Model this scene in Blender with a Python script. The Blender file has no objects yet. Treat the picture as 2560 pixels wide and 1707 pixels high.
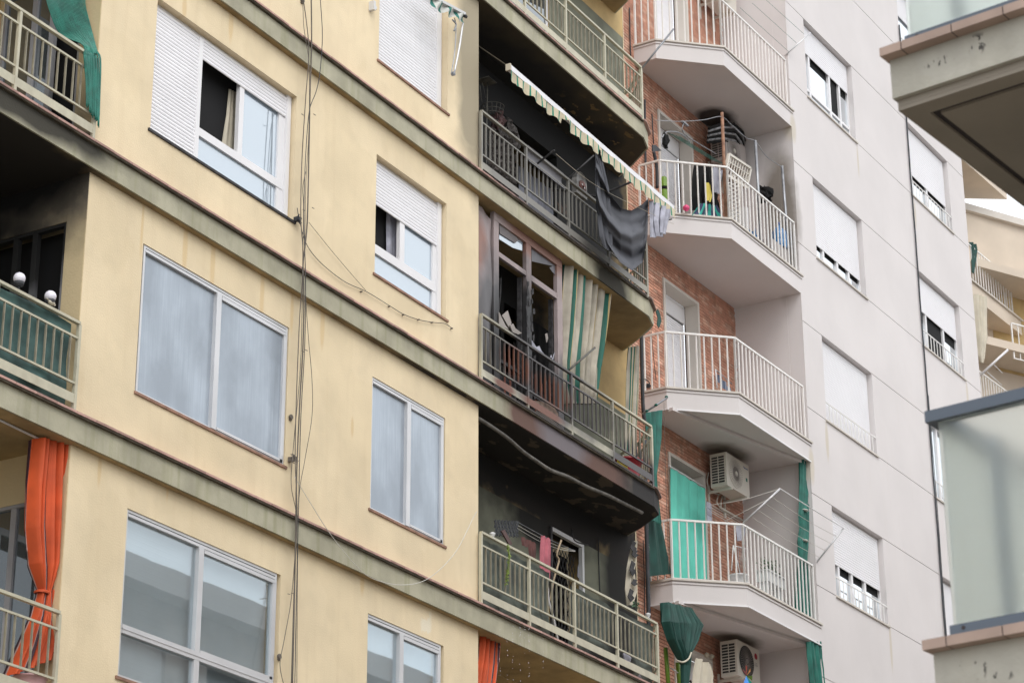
import bpy, math, random
from mathutils import Vector
random.seed(7)
R = math.radians
scene = bpy.context.scene
COL = scene.collection

# ---------------- camera ----------------
FPX = 6035.8                      # focal length for a 2560 px wide picture
CAM = Vector((0.0, -15.0, 1.6))
_yaw, _pit, _rol = R(30.080), R(22.573), R(-0.2818)
FW = Vector((math.cos(_yaw)*math.cos(_pit), math.sin(_yaw)*math.cos(_pit), math.sin(_pit)))
_rt = Vector((math.sin(_yaw), -math.cos(_yaw), 0.0)); _up = _rt.cross(FW)
RT = _rt*math.cos(_rol) + _up*math.sin(_rol)
UP = -_rt*math.sin(_rol) + _up*math.cos(_rol)
cd = bpy.data.cameras.new('camera'); cam = bpy.data.objects.new('camera', cd); COL.objects.link(cam)
cd.sensor_width = 36.0; cd.lens = FPX/2560*36; cd.clip_start = 0.1; cd.clip_end = 600
from mathutils import Matrix
Mx = Matrix((RT, UP, -FW)).transposed().to_4x4(); Mx.translation = CAM
cam.matrix_world = Mx
cd.dof.use_dof = True; cd.dof.focus_distance = 31.0; cd.dof.aperture_fstop = 5.6
scene.camera = cam
scene.render.resolution_x = 1024; scene.render.resolution_y = 682

# ---------------- sky, sun, exposure ----------------
w = bpy.data.worlds.new('World'); scene.world = w; w.use_nodes = True
nt = w.node_tree; nt.nodes.clear()
sky = nt.nodes.new('ShaderNodeTexSky'); sky.sky_type = 'NISHITA'; sky.sun_disc = False
SUN_EL, SUN_AZ = R(52), R(215)          # azimuth clockwise from +Y
sky.sun_elevation = SUN_EL; sky.sun_rotation = SUN_AZ
sky.air_density = 1.4; sky.dust_density = 6.0; sky.ozone_density = 1.5
hs = nt.nodes.new('ShaderNodeHueSaturation'); hs.inputs['Saturation'].default_value = 0.14; hs.inputs['Value'].default_value = 1.2
bg = nt.nodes.new('ShaderNodeBackground'); bg.inputs['Strength'].default_value = 0.15
wo = nt.nodes.new('ShaderNodeOutputWorld')
veil = nt.nodes.new('ShaderNodeMix'); veil.data_type = 'RGBA'; veil.inputs[0].default_value = 0.72; veil.inputs[7].default_value = (9.6, 9.9, 10.3, 1)   # even cloud cover over the sky
nt.links.new(sky.outputs[0], hs.inputs['Color']); nt.links.new(hs.outputs[0], veil.inputs[6]); nt.links.new(veil.outputs[2], bg.inputs[0]); nt.links.new(bg.outputs[0], wo.inputs[0])
sl = bpy.data.lights.new('sun', 'SUN'); sun = bpy.data.objects.new('sun', sl); COL.objects.link(sun)
sl.energy = 0.7; sl.angle = R(30); sl.color = (1.0, 0.96, 0.91)
sd = Vector((math.sin(SUN_AZ)*math.cos(SUN_EL), math.cos(SUN_AZ)*math.cos(SUN_EL), math.sin(SUN_EL)))
sun.rotation_euler = sd.to_track_quat('Z', 'Y').to_euler()
scene.view_settings.view_transform = 'Standard'; scene.view_settings.look = 'None'
scene.view_settings.exposure = 0.2; scene.view_settings.gamma = 1.0
scene.view_settings.use_curve_mapping = False

# ---------------- frames: a facade plane, u along it, v into the wall, z up ----------------
class Frame:
    def __init__(s, x, y, deg):
        a = R(deg); s.o = Vector((x, y, 0)); s.t = Vector((math.cos(a), math.sin(a), 0)); s.n = Vector((-math.sin(a), math.cos(a), 0))
    def w(s, u, v, z): return s.o + s.t*u + s.n*v + Vector((0, 0, z))
F1 = Frame(0, 0, 0)                 # yellow building
F2 = Frame(33, 0, -1.56)            # white building
F3 = Frame(47, 1.6, -4)             # building beyond
F4 = Frame(52, 1.6, -29)
FN = Frame(9.785, -11.41, -7.1)     # building on the near side of the street
def ray(px, py): return FW + RT*((px-1280)/FPX) - UP*((py-853.5)/FPX)
def at(px, py, v=0.0, F=F1):        # point of the photograph carried onto the plane v of a facade -> (u, z)
    r = ray(px, py); s = (v + (F.o-CAM).dot(F.n))/r.dot(F.n); P = CAM + r*s - F.o
    return P.dot(F.t), P.z
def atu(px, py, u, F):              # same for a plane across the facade -> (v, z)
    r = ray(px, py); s = (u + (F.o-CAM).dot(F.t))/r.dot(F.t); P = CAM + r*s - F.o
    return P.dot(F.n), P.z

# ---------------- mesh builder ----------------
WLOC = {}
class MB:
    def __init__(s, F=F1): s.F = F; s.v = []; s.f = []; s.uv = {}
    def V(s, u, v, z): s.v.append(s.F.w(u, v, z)); return len(s.v)-1
    def face(s, pts): s.f.append([s.V(*p) for p in pts]); return s
    def box(s, u0, u1, v0, v1, z0, z1):
        i = len(s.v)
        for u in (u0, u1):
            for v in (v0, v1):
                for z in (z0, z1): s.V(u, v, z)
        for q in ((0,1,3,2),(4,6,7,5),(0,4,5,1),(2,3,7,6),(0,2,6,4),(1,5,7,3)): s.f.append([i+k for k in q])
        return s
    def prism(s, poly, z0, z1):
        i = len(s.v); n = len(poly)
        for u, v in poly: s.V(u, v, z0)
        for u, v in poly: s.V(u, v, z1)
        s.f.append([i+k for k in range(n)][::-1]); s.f.append([i+n+k for k in range(n)])
        for k in range(n): s.f.append([i+k, i+(k+1) % n, i+n+(k+1) % n, i+n+k])
        return s
    def bar(s, a, b, w=.02, h=None):         # square bar between two local points
        h = h or w; A = s.F.w(*a); B = s.F.w(*b); d = (B-A).normalized()
        x = d.cross(Vector((0, 0, 1))); x = x.normalized() if x.length > .05 else s.F.t.copy(); y = x.cross(d)
        i = len(s.v)
        for P in (A, B):
            for sx, sy in ((-1,-1),(1,-1),(1,1),(-1,1)): s.v.append(P + x*(sx*w/2) + y*(sy*h/2))
        for q in ((0,1,2,3),(4,7,6,5),(0,4,5,1),(1,5,6,2),(2,6,7,3),(3,7,4,0)): s.f.append([i+k for k in q])
        return s
    def tube(s, pts, r=.01, n=6, closed=False):
        P = [s.F.w(*p) for p in pts]; m = len(P); i = len(s.v); rr = r if isinstance(r, (list, tuple)) else [r]*m
        for k, p in enumerate(P):
            d = (P[(k+1) % m] - P[k-1]) if closed else (P[min(k+1, m-1)] - P[max(k-1, 0)])
            d.normalize(); x = d.cross(Vector((.13, .31, .94))); x.normalize(); y = d.cross(x)
            for j in range(n):
                a = 2*math.pi*j/n; s.v.append(p + (x*math.cos(a) + y*math.sin(a))*rr[k])
        for k in range(m if closed else m-1):
            for j in range(n):
                a = i+k*n; b = i+((k+1) % m)*n; s.f.append([a+j, a+(j+1) % n, b+(j+1) % n, b+j])
        if not closed: s.f.append([i+j for j in range(n)][::-1]); s.f.append([i+(m-1)*n+j for j in range(n)])
        return s
    def lathe(s, c, prof, n=16, axis='z'):   # prof: (radius, offset along axis)
        i = len(s.v)
        for r, h in prof:
            for j in range(n):
                a = 2*math.pi*j/n
                p = {'z': (c[0]+r*math.cos(a), c[1]+r*math.sin(a), c[2]+h), 'v': (c[0]+r*math.cos(a), c[1]+h, c[2]+r*math.sin(a)),
                     'u': (c[0]+h, c[1]+r*math.cos(a), c[2]+r*math.sin(a))}[axis]
                s.V(*p)
        for k in range(len(prof)-1):
            for j in range(n): s.f.append([i+k*n+j, i+k*n+(j+1) % n, i+(k+1)*n+(j+1) % n, i+(k+1)*n+j])
        s.f.append([i+j for j in range(n)]); s.f.append([i+(len(prof)-1)*n+j for j in range(n)])
        return s
    def grid(s, fn, nu, nv):                 # fn(a,b) -> local point, a,b in 0..1
        i = len(s.v)
        for b in range(nv+1):
            for a in range(nu+1):
                k = s.V(*fn(a/nu, b/nv)); s.uv[k] = (a/nu, b/nv)
        for b in range(nv):
            for a in range(nu):
                q = i+b*(nu+1)+a; s.f.append([q, q+1, q+nu+2, q+nu+1])
        return s
    def mesh(s, name, mat, smooth=False, origin=None):
        P = s.v
        mn = [min(p[k] for p in P) for k in range(3)]; mx = [max(p[k] for p in P) for k in range(3)]
        o = origin or Vector(((mn[0]+mx[0])/2, (mn[1]+mx[1])/2, mn[2]))
        me = bpy.data.meshes.new(name); me.from_pydata([tuple(p-o) for p in P], [], s.f)
        if s.uv:
            ul = me.uv_layers.new(name='UV')
            for l in me.loops: ul.data[l.index].uv = s.uv.get(l.vertex_index, (0, 0))
        for m in (mat if isinstance(mat, (list, tuple)) else [mat]): me.materials.append(m)
        if smooth: me.polygons.foreach_set('use_smooth', [True]*len(me.polygons))
        me.validate(); me.update()
        return me, o
    def build(s, name, mat, parent=None, smooth=False, thick=0):
        me, o = s.mesh(name, mat, smooth)
        ob = link(name, me, o, parent)
        if thick:
            md = ob.modifiers.new('thickness', 'SOLIDIFY'); md.thickness = thick; md.offset = 0
        return ob
def link(name, data, o, parent=None):
    ob = bpy.data.objects.new(name, data); COL.objects.link(ob)
    if parent is not None: ob.parent = parent; ob.location = o - WLOC[parent.name]
    else: ob.location = o
    WLOC[ob.name] = Vector(o); return ob
def again(ob, parent, off):                  # copy of one part sharing its mesh
    c = ob.copy(); COL.objects.link(c); o = WLOC[ob.name] + Vector(off)
    c.parent = parent; c.location = o - (WLOC[parent.name] if parent else Vector((0, 0, 0))); WLOC[c.name] = o
    return c
def tag(o, label, cat, group=None):
    o['label'] = label; o['category'] = cat
    if group: o['group'] = group
    return o
def thing(name, label, cat, loc, group=None): return tag(link(name, None, Vector(loc)), label, cat, group)
def struct(o): o['kind'] = 'structure'; return o
def stuff(o): o['kind'] = 'stuff'; return o
rnd = random.uniform
# ---------------- materials ----------------
def blob_mask(nt, blobs, dist=.35, nscale=2.2):
    """1 inside any of the ellipsoids (x,y,z,rx,ry,rz), with a ragged edge: a stain that stays where it is"""
    N = nt.nodes; L = nt.links
    geo = N.new('ShaderNodeNewGeometry'); no = N.new('ShaderNodeTexNoise'); no.inputs['Scale'].default_value = nscale; no.inputs['Detail'].default_value = 5
    L.new(geo.outputs['Position'], no.inputs['Vector'])
    cur = None
    for x, y, z, rx, ry, rz in blobs:
        s = N.new('ShaderNodeVectorMath'); s.operation = 'SUBTRACT'; L.new(geo.outputs['Position'], s.inputs[0]); s.inputs[1].default_value = (x, y, z)
        d = N.new('ShaderNodeVectorMath'); d.operation = 'DIVIDE'; L.new(s.outputs[0], d.inputs[0]); d.inputs[1].default_value = (rx, ry, rz)
        l = N.new('ShaderNodeVectorMath'); l.operation = 'LENGTH'; L.new(d.outputs[0], l.inputs[0])
        a = N.new('ShaderNodeMath'); a.operation = 'MULTIPLY_ADD'; L.new(no.outputs[0], a.inputs[0]); a.inputs[1].default_value = dist*2; L.new(l.outputs['Value'], a.inputs[2])
        m = N.new('ShaderNodeMapRange'); L.new(a.outputs[0], m.inputs[0])
        m.inputs[1].default_value = 1.0+dist+.3; m.inputs[2].default_value = .75+dist; m.inputs[3].default_value = 0; m.inputs[4].default_value = 1
        if cur is None: cur = m.outputs[0]
        else:
            q = N.new('ShaderNodeMath'); q.operation = 'MAXIMUM'; L.new(cur, q.inputs[0]); L.new(m.outputs[0], q.inputs[1]); cur = q.outputs[0]
    return cur
def mixc(nt, fac, a, b, mode='MIX'):
    m = nt.nodes.new('ShaderNodeMix'); m.data_type = 'RGBA'; m.blend_type = mode
    for inp, val in ((m.inputs[0], fac), (m.inputs[6], a), (m.inputs[7], b)):
        if hasattr(val, 'is_linked') or isinstance(val, bpy.types.NodeSocket): nt.links.new(val, inp)
        elif isinstance(val, (int, float)): inp.default_value = val
        else: inp.default_value = (*val, 1)
    return m.outputs[2]
def noise(nt, scale, detail=4, stretch=None, coord='pos', lo=.35, hi=.65):
    N = nt.nodes; no = N.new('ShaderNodeTexNoise'); no.inputs['Scale'].default_value = scale; no.inputs['Detail'].default_value = detail
    if coord == 'pos': src = N.new('ShaderNodeNewGeometry').outputs['Position']
    else: src = N.new('ShaderNodeTexCoord').outputs['UV' if coord == 'uv' else 'Object']
    if stretch:
        mp = N.new('ShaderNodeVectorMath'); mp.operation = 'MULTIPLY'; nt.links.new(src, mp.inputs[0]); mp.inputs[1].default_value = stretch; src = mp.outputs[0]
    nt.links.new(src, no.inputs['Vector'])
    mr = N.new('ShaderNodeMapRange'); nt.links.new(no.outputs[0], mr.inputs[0]); mr.inputs[1].default_value = lo; mr.inputs[2].default_value = hi
    return mr.outputs[0], no.outputs[0]
def material(name, col, rough=.85, var=.12, vscale=1.5, streak=0, streak_col=None, bump=0, bscale=40, soot=None, grime=0, metal=0, spec=.5, tone=None, island=0, sheen=0, stripes=None, patch=None, flakes=None):
    m = bpy.data.materials.new(name); m.use_nodes = True; nt = m.node_tree; N = nt.nodes; L = nt.links
    b = N['Principled BSDF']; b.inputs['Roughness'].default_value = rough; b.inputs['Metallic'].default_value = metal; b.inputs['Specular IOR Level'].default_value = spec
    c = None
    f, _ = noise(nt, vscale, 6)
    c = mixc(nt, f, tuple(k*(1-var) for k in col), tuple(min(1, k*(1+var*.6)) for k in col))
    if stripes:                      # list of (start, end, colour) across the cloth
        uv = N.new('ShaderNodeTexCoord'); sx = N.new('ShaderNodeSeparateXYZ'); L.new(uv.outputs['UV'], sx.inputs[0])
        per, bands = stripes
        mul = N.new('ShaderNodeMath'); mul.operation = 'MULTIPLY'; L.new(sx.outputs[0], mul.inputs[0]); mul.inputs[1].default_value = per
        fr = N.new('ShaderNodeMath'); fr.operation = 'FRACT'; L.new(mul.outputs[0], fr.inputs[0])
        for a0, a1, cc in bands:
            g = N.new('ShaderNodeMath'); g.operation = 'GREATER_THAN'; L.new(fr.outputs[0], g.inputs[0]); g.inputs[1].default_value = a0
            h = N.new('ShaderNodeMath'); h.operation = 'LESS_THAN'; L.new(fr.outputs[0], h.inputs[0]); h.inputs[1].default_value = a1
            k = N.new('ShaderNodeMath'); k.operation = 'MULTIPLY'; L.new(g.outputs[0], k.inputs[0]); L.new(h.outputs[0], k.inputs[1])
            c = mixc(nt, k.outputs[0], c, cc)
    if patch:                        # hard edged repaired or faded areas
        f, _ = noise(nt, patch[0], 6, lo=.515, hi=.535); mm = N.new('ShaderNodeMath'); mm.operation = 'MULTIPLY'; L.new(f, mm.inputs[0]); mm.inputs[1].default_value = patch[1]
        c = mixc(nt, mm.outputs[0], c, patch[2])
    if island:
        gi = N.new('ShaderNodeObjectInfo'); rr = N.new('ShaderNodeMapRange'); L.new(gi.outputs['Random'], rr.inputs[0]); rr.inputs[3].default_value = 1-island; rr.inputs[4].default_value = 1+island
        vm = N.new('ShaderNodeVectorMath'); vm.operation = 'SCALE'; L.new(c, vm.inputs[0]); L.new(rr.outputs[0], vm.inputs['Scale']); c = vm.outputs[0]
    if streak:
        f, _ = noise(nt, 1.0, 5, (9, 9, .55), lo=.52, hi=.78)
        mm = N.new('ShaderNodeMath'); mm.operation = 'MULTIPLY'; L.new(f, mm.inputs[0]); mm.inputs[1].default_value = streak
        c = mixc(nt, mm.outputs[0], c, streak_col or tuple(k*.5 for k in col))
    if grime:
        f, _ = noise(nt, 3.2, 8, lo=.5, hi=.8)
        mm = N.new('ShaderNodeMath'); mm.operation = 'MULTIPLY'; L.new(f, mm.inputs[0]); mm.inputs[1].default_value = grime
        c = mixc(nt, mm.outputs[0], c, tuple(k*.35 for k in col))
    for sc, blobs in (soot or []):
        c = mixc(nt, blob_mask(nt, blobs), c, sc)
    for fc, sc_, fl, blobs in (flakes or []):      # blistered paint fallen away: ragged, hard edged
        f, _ = noise(nt, sc_, 9, (1, 1.6, 1), lo=fl, hi=fl+.025); bm = blob_mask(nt, blobs)
        mm = N.new('ShaderNodeMath'); mm.operation = 'MULTIPLY'; L.new(f, mm.inputs[0]); L.new(bm, mm.inputs[1])
        c = mixc(nt, mm.outputs[0], c, fc)
    L.new(c, b.inputs['Base Color'])
    if bump:
        _, raw = noise(nt, bscale, 4); bp = N.new('ShaderNodeBump'); bp.inputs['Strength'].default_value = bump; bp.inputs['Distance'].default_value = .01
        L.new(raw, bp.inputs['Height']); L.new(bp.outputs[0], b.inputs['Normal'])
    return m
def glass_mat(name, dark=(.03,.04,.05), refl=.25, rough=.02, streak=0, tint=(.93,.97,1.0)):
    m = bpy.data.materials.new(name); m.use_nodes = True; nt = m.node_tree; N = nt.nodes; L = nt.links; N.clear()
    out = N.new('ShaderNodeOutputMaterial'); mx = N.new('ShaderNodeMixShader'); g = N.new('ShaderNodeBsdfGlossy'); d = N.new('ShaderNodeBsdfDiffuse')
    g.inputs['Roughness'].default_value = rough; g.inputs['Color'].default_value = (*tint, 1)
    c = dark
    if streak:
        f, _ = noise(nt, 1.0, 6, (60, 60, 1.1), lo=.3, hi=.7); f2, _ = noise(nt, 1.6, 7, (1,1,.6), lo=.38, hi=.62)
        c = mixc(nt, f, tuple(k*(1-streak) for k in dark), tuple(k*(1+streak) for k in dark)); c = mixc(nt, f2, c, tuple(k*.62 for k in dark))
    if isinstance(c, tuple): d.inputs['Color'].default_value = (*c, 1)
    else: L.new(c, d.inputs['Color'])
    fr = N.new('ShaderNodeLayerWeight'); fr.inputs['Blend'].default_value = .35
    mr = N.new('ShaderNodeMapRange'); L.new(fr.outputs['Fresnel'], mr.inputs[0]); mr.inputs[3].default_value = refl; mr.inputs[4].default_value = 1.0
    L.new(mr.outputs[0], mx.inputs[0]); L.new(d.outputs[0], mx.inputs[1]); L.new(g.outputs[0], mx.inputs[2]); L.new(mx.outputs[0], out.inputs[0])
    return m
def frosted_mat(name, col):
    m = bpy.data.materials.new(name); m.use_nodes = True; b = m.node_tree.nodes['Principled BSDF']
    b.inputs['Base Color'].default_value = (*col, 1); b.inputs['Roughness'].default_value = .42; b.inputs['Transmission Weight'].default_value = .93; b.inputs['IOR'].default_value = 1.25
    return m

BLK = (.0045, .0043, .0045)
# places blackened by the fire (x, y, z, radii)
S_A = [(27.0, .9, 18.0, 5.2, 1.6, 2.0), (26.6, .5, 18.9, 5.5, 1.6, .8)]
S_B = [(26.3, .8, 14.5, 2.9, 1.5, 2.1)]
S_C = [(27.9, .7, 12.85, 4.4, 1.5, .62), (29.0, .8, 12.6, 1.2, 1.3, .62), (30.6, .5, 12.2, .6, 1.0, 1.2), (25.2, .8, 12.3, .45, 1.0, 1.2)]
S_L = [(16.4, 1.0, 12.9, 1.7, 2.0, .9), (16.2, 1.3, 11.6, .95, 1.2, 1.4)]
FASC = [((.13,.075,.06), [(26.4, -.1, 12.95, .75, .5, .5), (28.2, -.1, 12.95, .95, .5, .35)]), ((.17,.15,.16), [(27.1, -.1, 13.0, .65, .5, .4)]),
        ((.03,.028,.028), [(30.0, .1, 12.95, 1.05, .9, .6), (27.6, -.09, 13.2, 2.6, .4, .12)]), ((.05,.046,.035), [(27.8, -.09, 16.2, 3.2, .4, .09), (16.0,-.09,13.05,1.4,.5,.2), (28.7,-.1,15.92,.5,.3,.3)])]
DRIPS = []
for px_, y0_, y1_ in ((357,520,612), (464,567,665), (533,607,705), (656,683,790), (730,737,815), (806,775,850), (461,0,36), (578,30,90), (905,1425,1470), (880,1050,1085), (420,1170,1230), (1050,1210,1260), (250,1130,1200)):
    ua_, za_ = at(px_, y0_); ub_, zb_ = at(px_, y1_); DRIPS.append((ua_+.01, 0, (za_+zb_)/2, .022+.01*((px_*7) % 3), .2, (za_-zb_)*.75))
m_wall = material('yellow_render', (.77,.64,.435), .95, var=.08, vscale=1.1, streak=.22, streak_col=(.60,.46,.28), bump=.35, bscale=55, patch=(.75, .16, (.62,.50,.31)), flakes=[((.80,.72,.56), 2.0, .56, [(23.8,0,9.62,.12,.2,.3)])],
                  soot=[((.69,.53,.31), DRIPS), ((.36,.31,.22), [(24.95, -.1, 17.9, .5, .5, 1.9), (24.85,0,16.9,.35,.4,.5)])], grime=.12)
m_fascia = material('grey_green_render', (.43,.405,.30), .92, var=.16, vscale=2.5, streak=.6, streak_col=(.25,.25,.13), bump=.3, bscale=60, soot=FASC, grime=.3)
m_tile = material('pink_clay_tile', (.44,.27,.23), .8, var=.2, vscale=6, island=.2, soot=[((.07,.06,.055), [(27.6, -.1, 13.2, 2.9, .4, .3), (27.8, -.1, 16.15, 2.2, .4, .2)])])
m_inner = material('ochre_render', (.52,.37,.17), .9, var=.15, vscale=2, bump=.2, grime=.3, flakes=[((.16,.10,.06), 2.6, .60, [(26.0,.9,12.4,1.2,.5,.6)]), ((.10,.06,.04), 3.0, .60, [(27,.9,17.2,2.2,.6,.9)])], soot=[((.016,.013,.011), S_C + S_L), (BLK, S_A + S_B + [(27.2,.5,12.85,4.3,1.3,.35)])])
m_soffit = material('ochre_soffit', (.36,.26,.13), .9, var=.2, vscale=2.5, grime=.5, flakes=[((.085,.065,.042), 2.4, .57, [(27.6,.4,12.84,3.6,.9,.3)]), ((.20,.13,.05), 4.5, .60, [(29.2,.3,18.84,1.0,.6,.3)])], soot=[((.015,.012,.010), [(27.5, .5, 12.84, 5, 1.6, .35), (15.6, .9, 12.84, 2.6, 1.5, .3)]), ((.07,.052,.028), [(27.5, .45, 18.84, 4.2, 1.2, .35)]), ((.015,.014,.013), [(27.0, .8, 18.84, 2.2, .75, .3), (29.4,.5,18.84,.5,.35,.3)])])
m_dado = material('grey_green_dado', (.185,.19,.14), .9, var=.2, vscale=3, grime=.45, soot=[((.014,.013,.011), [(30.6,.88,11.9,.55,.6,1.3), (28.3,.88,12.3,1.0,.6,.5), (25.2,.88,11.6,.4,.6,1.0)]), (BLK, S_B)])
m_black = material('charred_black', BLK, .95, var=.5, vscale=5, bump=.5, bscale=14)
m_char = material('charred_wood', (.035,.033,.035), .75, var=.6, vscale=14, bump=1, bscale=30)
m_dark = material('dark_room_and_shade', (.006,.006,.007), .95, var=.2)
m_pinkmetal = material('scorched_pink_metal', (.34,.275,.27), .55, var=.18, vscale=2.2, streak=.3, streak_col=(.25,.22,.22),
    soot=[((.26,.14,.11), [(25.1,.1,15.2,.22,.4,.4), (26.8,.1,15.75,.9,.4,.2)]), ((.12,.115,.12), [(25.45,.1,14.1,.4,.4,.95), (27.4,.1,13.6,.2,.4,.7)]), ((.022,.021,.022), [(26.38,.1,14.1,.3,.4,1.15), (25.62,.1,13.7,.16,.4,1.0), (25.2,.1,13.4,.4,.4,.35), (26.9,.1,15.95,.9,.4,.12)])])
RAILSOOT = [((.21,.20,.18), [(27.3,-.05,16.6,2.9,.6,.75)]), ((.075,.068,.068), [(26.9,-.05,13.75,1.9,.6,.55), (29.3,-.05,13.3,.8,.6,.35)]), ((.16,.06,.035), [(25.9,-.05,13.72,.35,.6,.22), (26.9,-.05,13.65,.5,.6,.2), (25.6,-.05,13.28,.25,.6,.07), (26.6,-.05,13.28,.5,.6,.08)])]
m_rail = material('cream_painted_iron', (.50,.47,.355), .5, var=.1, vscale=8, streak=.15, streak_col=(.3,.22,.12), soot=RAILSOOT)
m_bal = material('darker_cream_iron', (.27,.245,.18), .6, var=.2, vscale=8, soot=RAILSOOT)  # balusters in a darker cream than the rails
m_white = material('white_aluminium', (.78,.77,.78), .45, var=.04)
m_slat = material('white_shutter_slat', (.85,.84,.86), .5, var=.03, island=.025)
m_slat2 = material('white_slat_clean', (.86,.85,.87), .5, var=.02)
m_sill = material('brown_clay_sill', (.30,.17,.12), .8, var=.3, vscale=9)
m_alu = material('anodised_aluminium', (.62,.62,.63), .35, var=.08, metal=.35)
S2 = lambda u, v, z, a, b, c: (*F2.w(u, v, z)[:], a, b, c)
m_b2 = material('pale_pinkish_render', (.665,.628,.618), .92, var=.035, vscale=.9, bump=.15, bscale=70, streak=.05, streak_col=(.55,.47,.38), patch=(.5, .10, (.58,.55,.54)),
    soot=[((.59,.535,.46), [S2(5.78,0,12.85,.05,.2,.4), S2(3.55,0,15.95,.06,.2,.35), S2(5.75,0,22.3,.04,.2,.3), S2(2.85,0,15.3,.10,.2,.3), S2(2.85,0,21.7,.12,.2,.25), S2(10.6,0,19.1,.05,.2,.3), S2(8.5,0,22.3,.04,.2,.3)]), ((.27,.24,.21), [S2(1.7,1.05,15.37,.55,.35,.25), S2(1.9,1.1,12.19,.6,.35,.25), S2(2.8,.3,20.0,.3,.3,1.2)]), ((.06,.053,.05), [S2(1.75,1.0,21.72,.38,.32,.3)])])
m_b2lip = material('pale_stone_lip', (.60,.555,.50), .7, var=.08)
m_b2rail = material('white_gloss_iron', (.80,.78,.75), .35, var=.05, vscale=10)
m_mortar = material('brown_mortar', (.13,.07,.055), .95, var=.3, vscale=12)
m_brick = material('red_orange_brick', (.60,.30,.205), .9, var=.22, vscale=7, island=.25, bump=.4, bscale=60, grime=.25)
m_brick2 = material('pale_pink_brick', (.64,.38,.275), .9, var=.3, vscale=7, island=.25, bump=.4, bscale=60, grime=.2)
m_glass = glass_mat('window_glass', (.06,.075,.085), .22)
m_glassblue = glass_mat('window_glass_sky', (.36,.43,.50), .3, rough=.05)
m_frost = glass_mat('dusty_glass', (.33,.375,.43), .12, rough=.2, streak=.13, tint=(.86,.93,1.0))
m_green = material('green_netting', (.008,.13,.098), .6, var=.3, vscale=5)
m_green2 = material('dark_green_netting', (.006,.055,.043), .7, var=.3, vscale=5)
m_mint = material('mint_curtain', (.12,.56,.44), .7, var=.12, vscale=3)
m_windbreak = material('faded_green_cloth', (.055,.115,.105), .75, var=.5, vscale=3.5)
m_orange = material('orange_striped_canvas', (.60,.085,.018), .7, var=.2, vscale=3, stripes=(4.4, [(.10,.21,(.045,.018,.028)), (.21,.225,(.42,.28,.25)), (.085,.10,(.42,.28,.25))]))
m_striped = material('cream_green_striped_canvas', (.40,.36,.29), .75, var=.25, vscale=3, grime=.3, stripes=(5.3, [(.0,.15,(.012,.11,.08)), (.15,.20,(.45,.33,.14))]))
m_valance = material('cream_green_valance', (.55,.48,.34), .75, var=.15, vscale=5, stripes=(30.0, [(.0,.20,(.02,.19,.12))]))
m_grey = material('slate_grey_sheet', (.085,.088,.102), .85, var=.15, vscale=4)
m_laundry = material('pale_grey_laundry', (.38,.38,.44), .85, var=.3, vscale=6)
m_pink = material('faded_pink_towel', (.42,.12,.15), .85, var=.25, vscale=6)
m_dpink = material('dirty_brown_cloth', (.12,.05,.045), .9, var=.3, vscale=6)
m_cream = material('cream_cloth', (.55,.50,.40), .85, var=.12, vscale=3)
m_steel = material('galvanised_pipe', (.32,.33,.35), .4, var=.3, vscale=9, metal=.5)
m_rust = material('rusty_pipe', (.30,.16,.10), .8, var=.4, vscale=9)
m_cable = material('grey_brown_cable', (.14,.12,.10), .8, var=.3, vscale=4)
m_cableb = material('black_cable', (.045,.048,.055), .7, var=.3, vscale=4)
m_string = material('pale_washing_line', (.62,.60,.55), .8, var=.1)
m_acw = material('cream_steel_casing', (.62,.58,.51), .45, var=.05)
m_acw2 = material('grey_steel_casing', (.36,.32,.30), .5, var=.1)
m_acdark = material('dark_grille_gap', (.045,.045,.045), .8, var=.2)
m_fan = material('grey_fan_grille', (.27,.24,.22), .5, var=.1)
m_blue = material('blue_water_bottle', (.06,.20,.42), .15, var=.1)
m_bluetext = material('blue_print', (.03,.07,.25), .5, var=.02)
m_redtext = material('red_print', (.35,.02,.04), .5, var=.02)
m_greytext = material('grey_print', (.2,.18,.18), .5, var=.02)
m_red = material('red_plastic', (.35,.02,.03), .35, var=.1)
m_yellow = material('yellow_plastic', (.62,.50,.08), .5, var=.1)
m_lime = material('lime_paint', (.20,.36,.045), .4, var=.1)
m_leaf = material('yellow_green_leaf', (.16,.22,.035), .6, var=.4, vscale=20)
m_leafd = material('dark_green_leaf', (.04,.10,.04), .6, var=.4, vscale=20)
m_globe = material('white_globe_plastic', (.80,.78,.86), .25, var=.02)
m_nlip = material('pinkish_tile_edge', (.36,.26,.21), .6, var=.12, vscale=5, island=.06)
m_nconc = material('rough_grey_concrete', (.42,.40,.345), .95, var=.14, vscale=2.5, bump=.6, bscale=22, grime=.25, streak=.15, patch=(2.2, .22, (.36,.335,.27)), flakes=[((.07,.065,.06), 22, .57, [(*FN.w(.066, *atu(a_, b_, .066, FN)), r_, r_, q_) for a_, b_, r_, q_ in ((2350,155,.07,.018), (2365,145,.05,.014), (2445,110,.05,.05), (2275,246,.04,.01), (2385,208,.05,.012), (2450,1668,.03,.05), (2405,1672,.02,.03), (2500,1690,.06,.02))])])
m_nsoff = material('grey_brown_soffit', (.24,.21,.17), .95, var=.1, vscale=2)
m_ngroove = material('dark_joint', (.045,.035,.035), .9, var=.1)
m_nrail = material('slate_blue_metal', (.075,.095,.125), .35, var=.05)
m_frosted = frosted_mat('frosted_green_glass', (.92,.975,.95))
m_b3 = material('pale_beige_render', (.62,.53,.43), .92, var=.08, vscale=1.2, bump=.2)
m_ground = material('asphalt', (.09,.09,.09), .9, var=.3, vscale=3, bump=.3)
m_pave = material('grey_pavement', (.37,.325,.265), .9, var=.2, vscale=2)
m_opp = material('white_opposite_brick', (.50,.45,.42), .9, var=.2, vscale=1.5)
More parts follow.
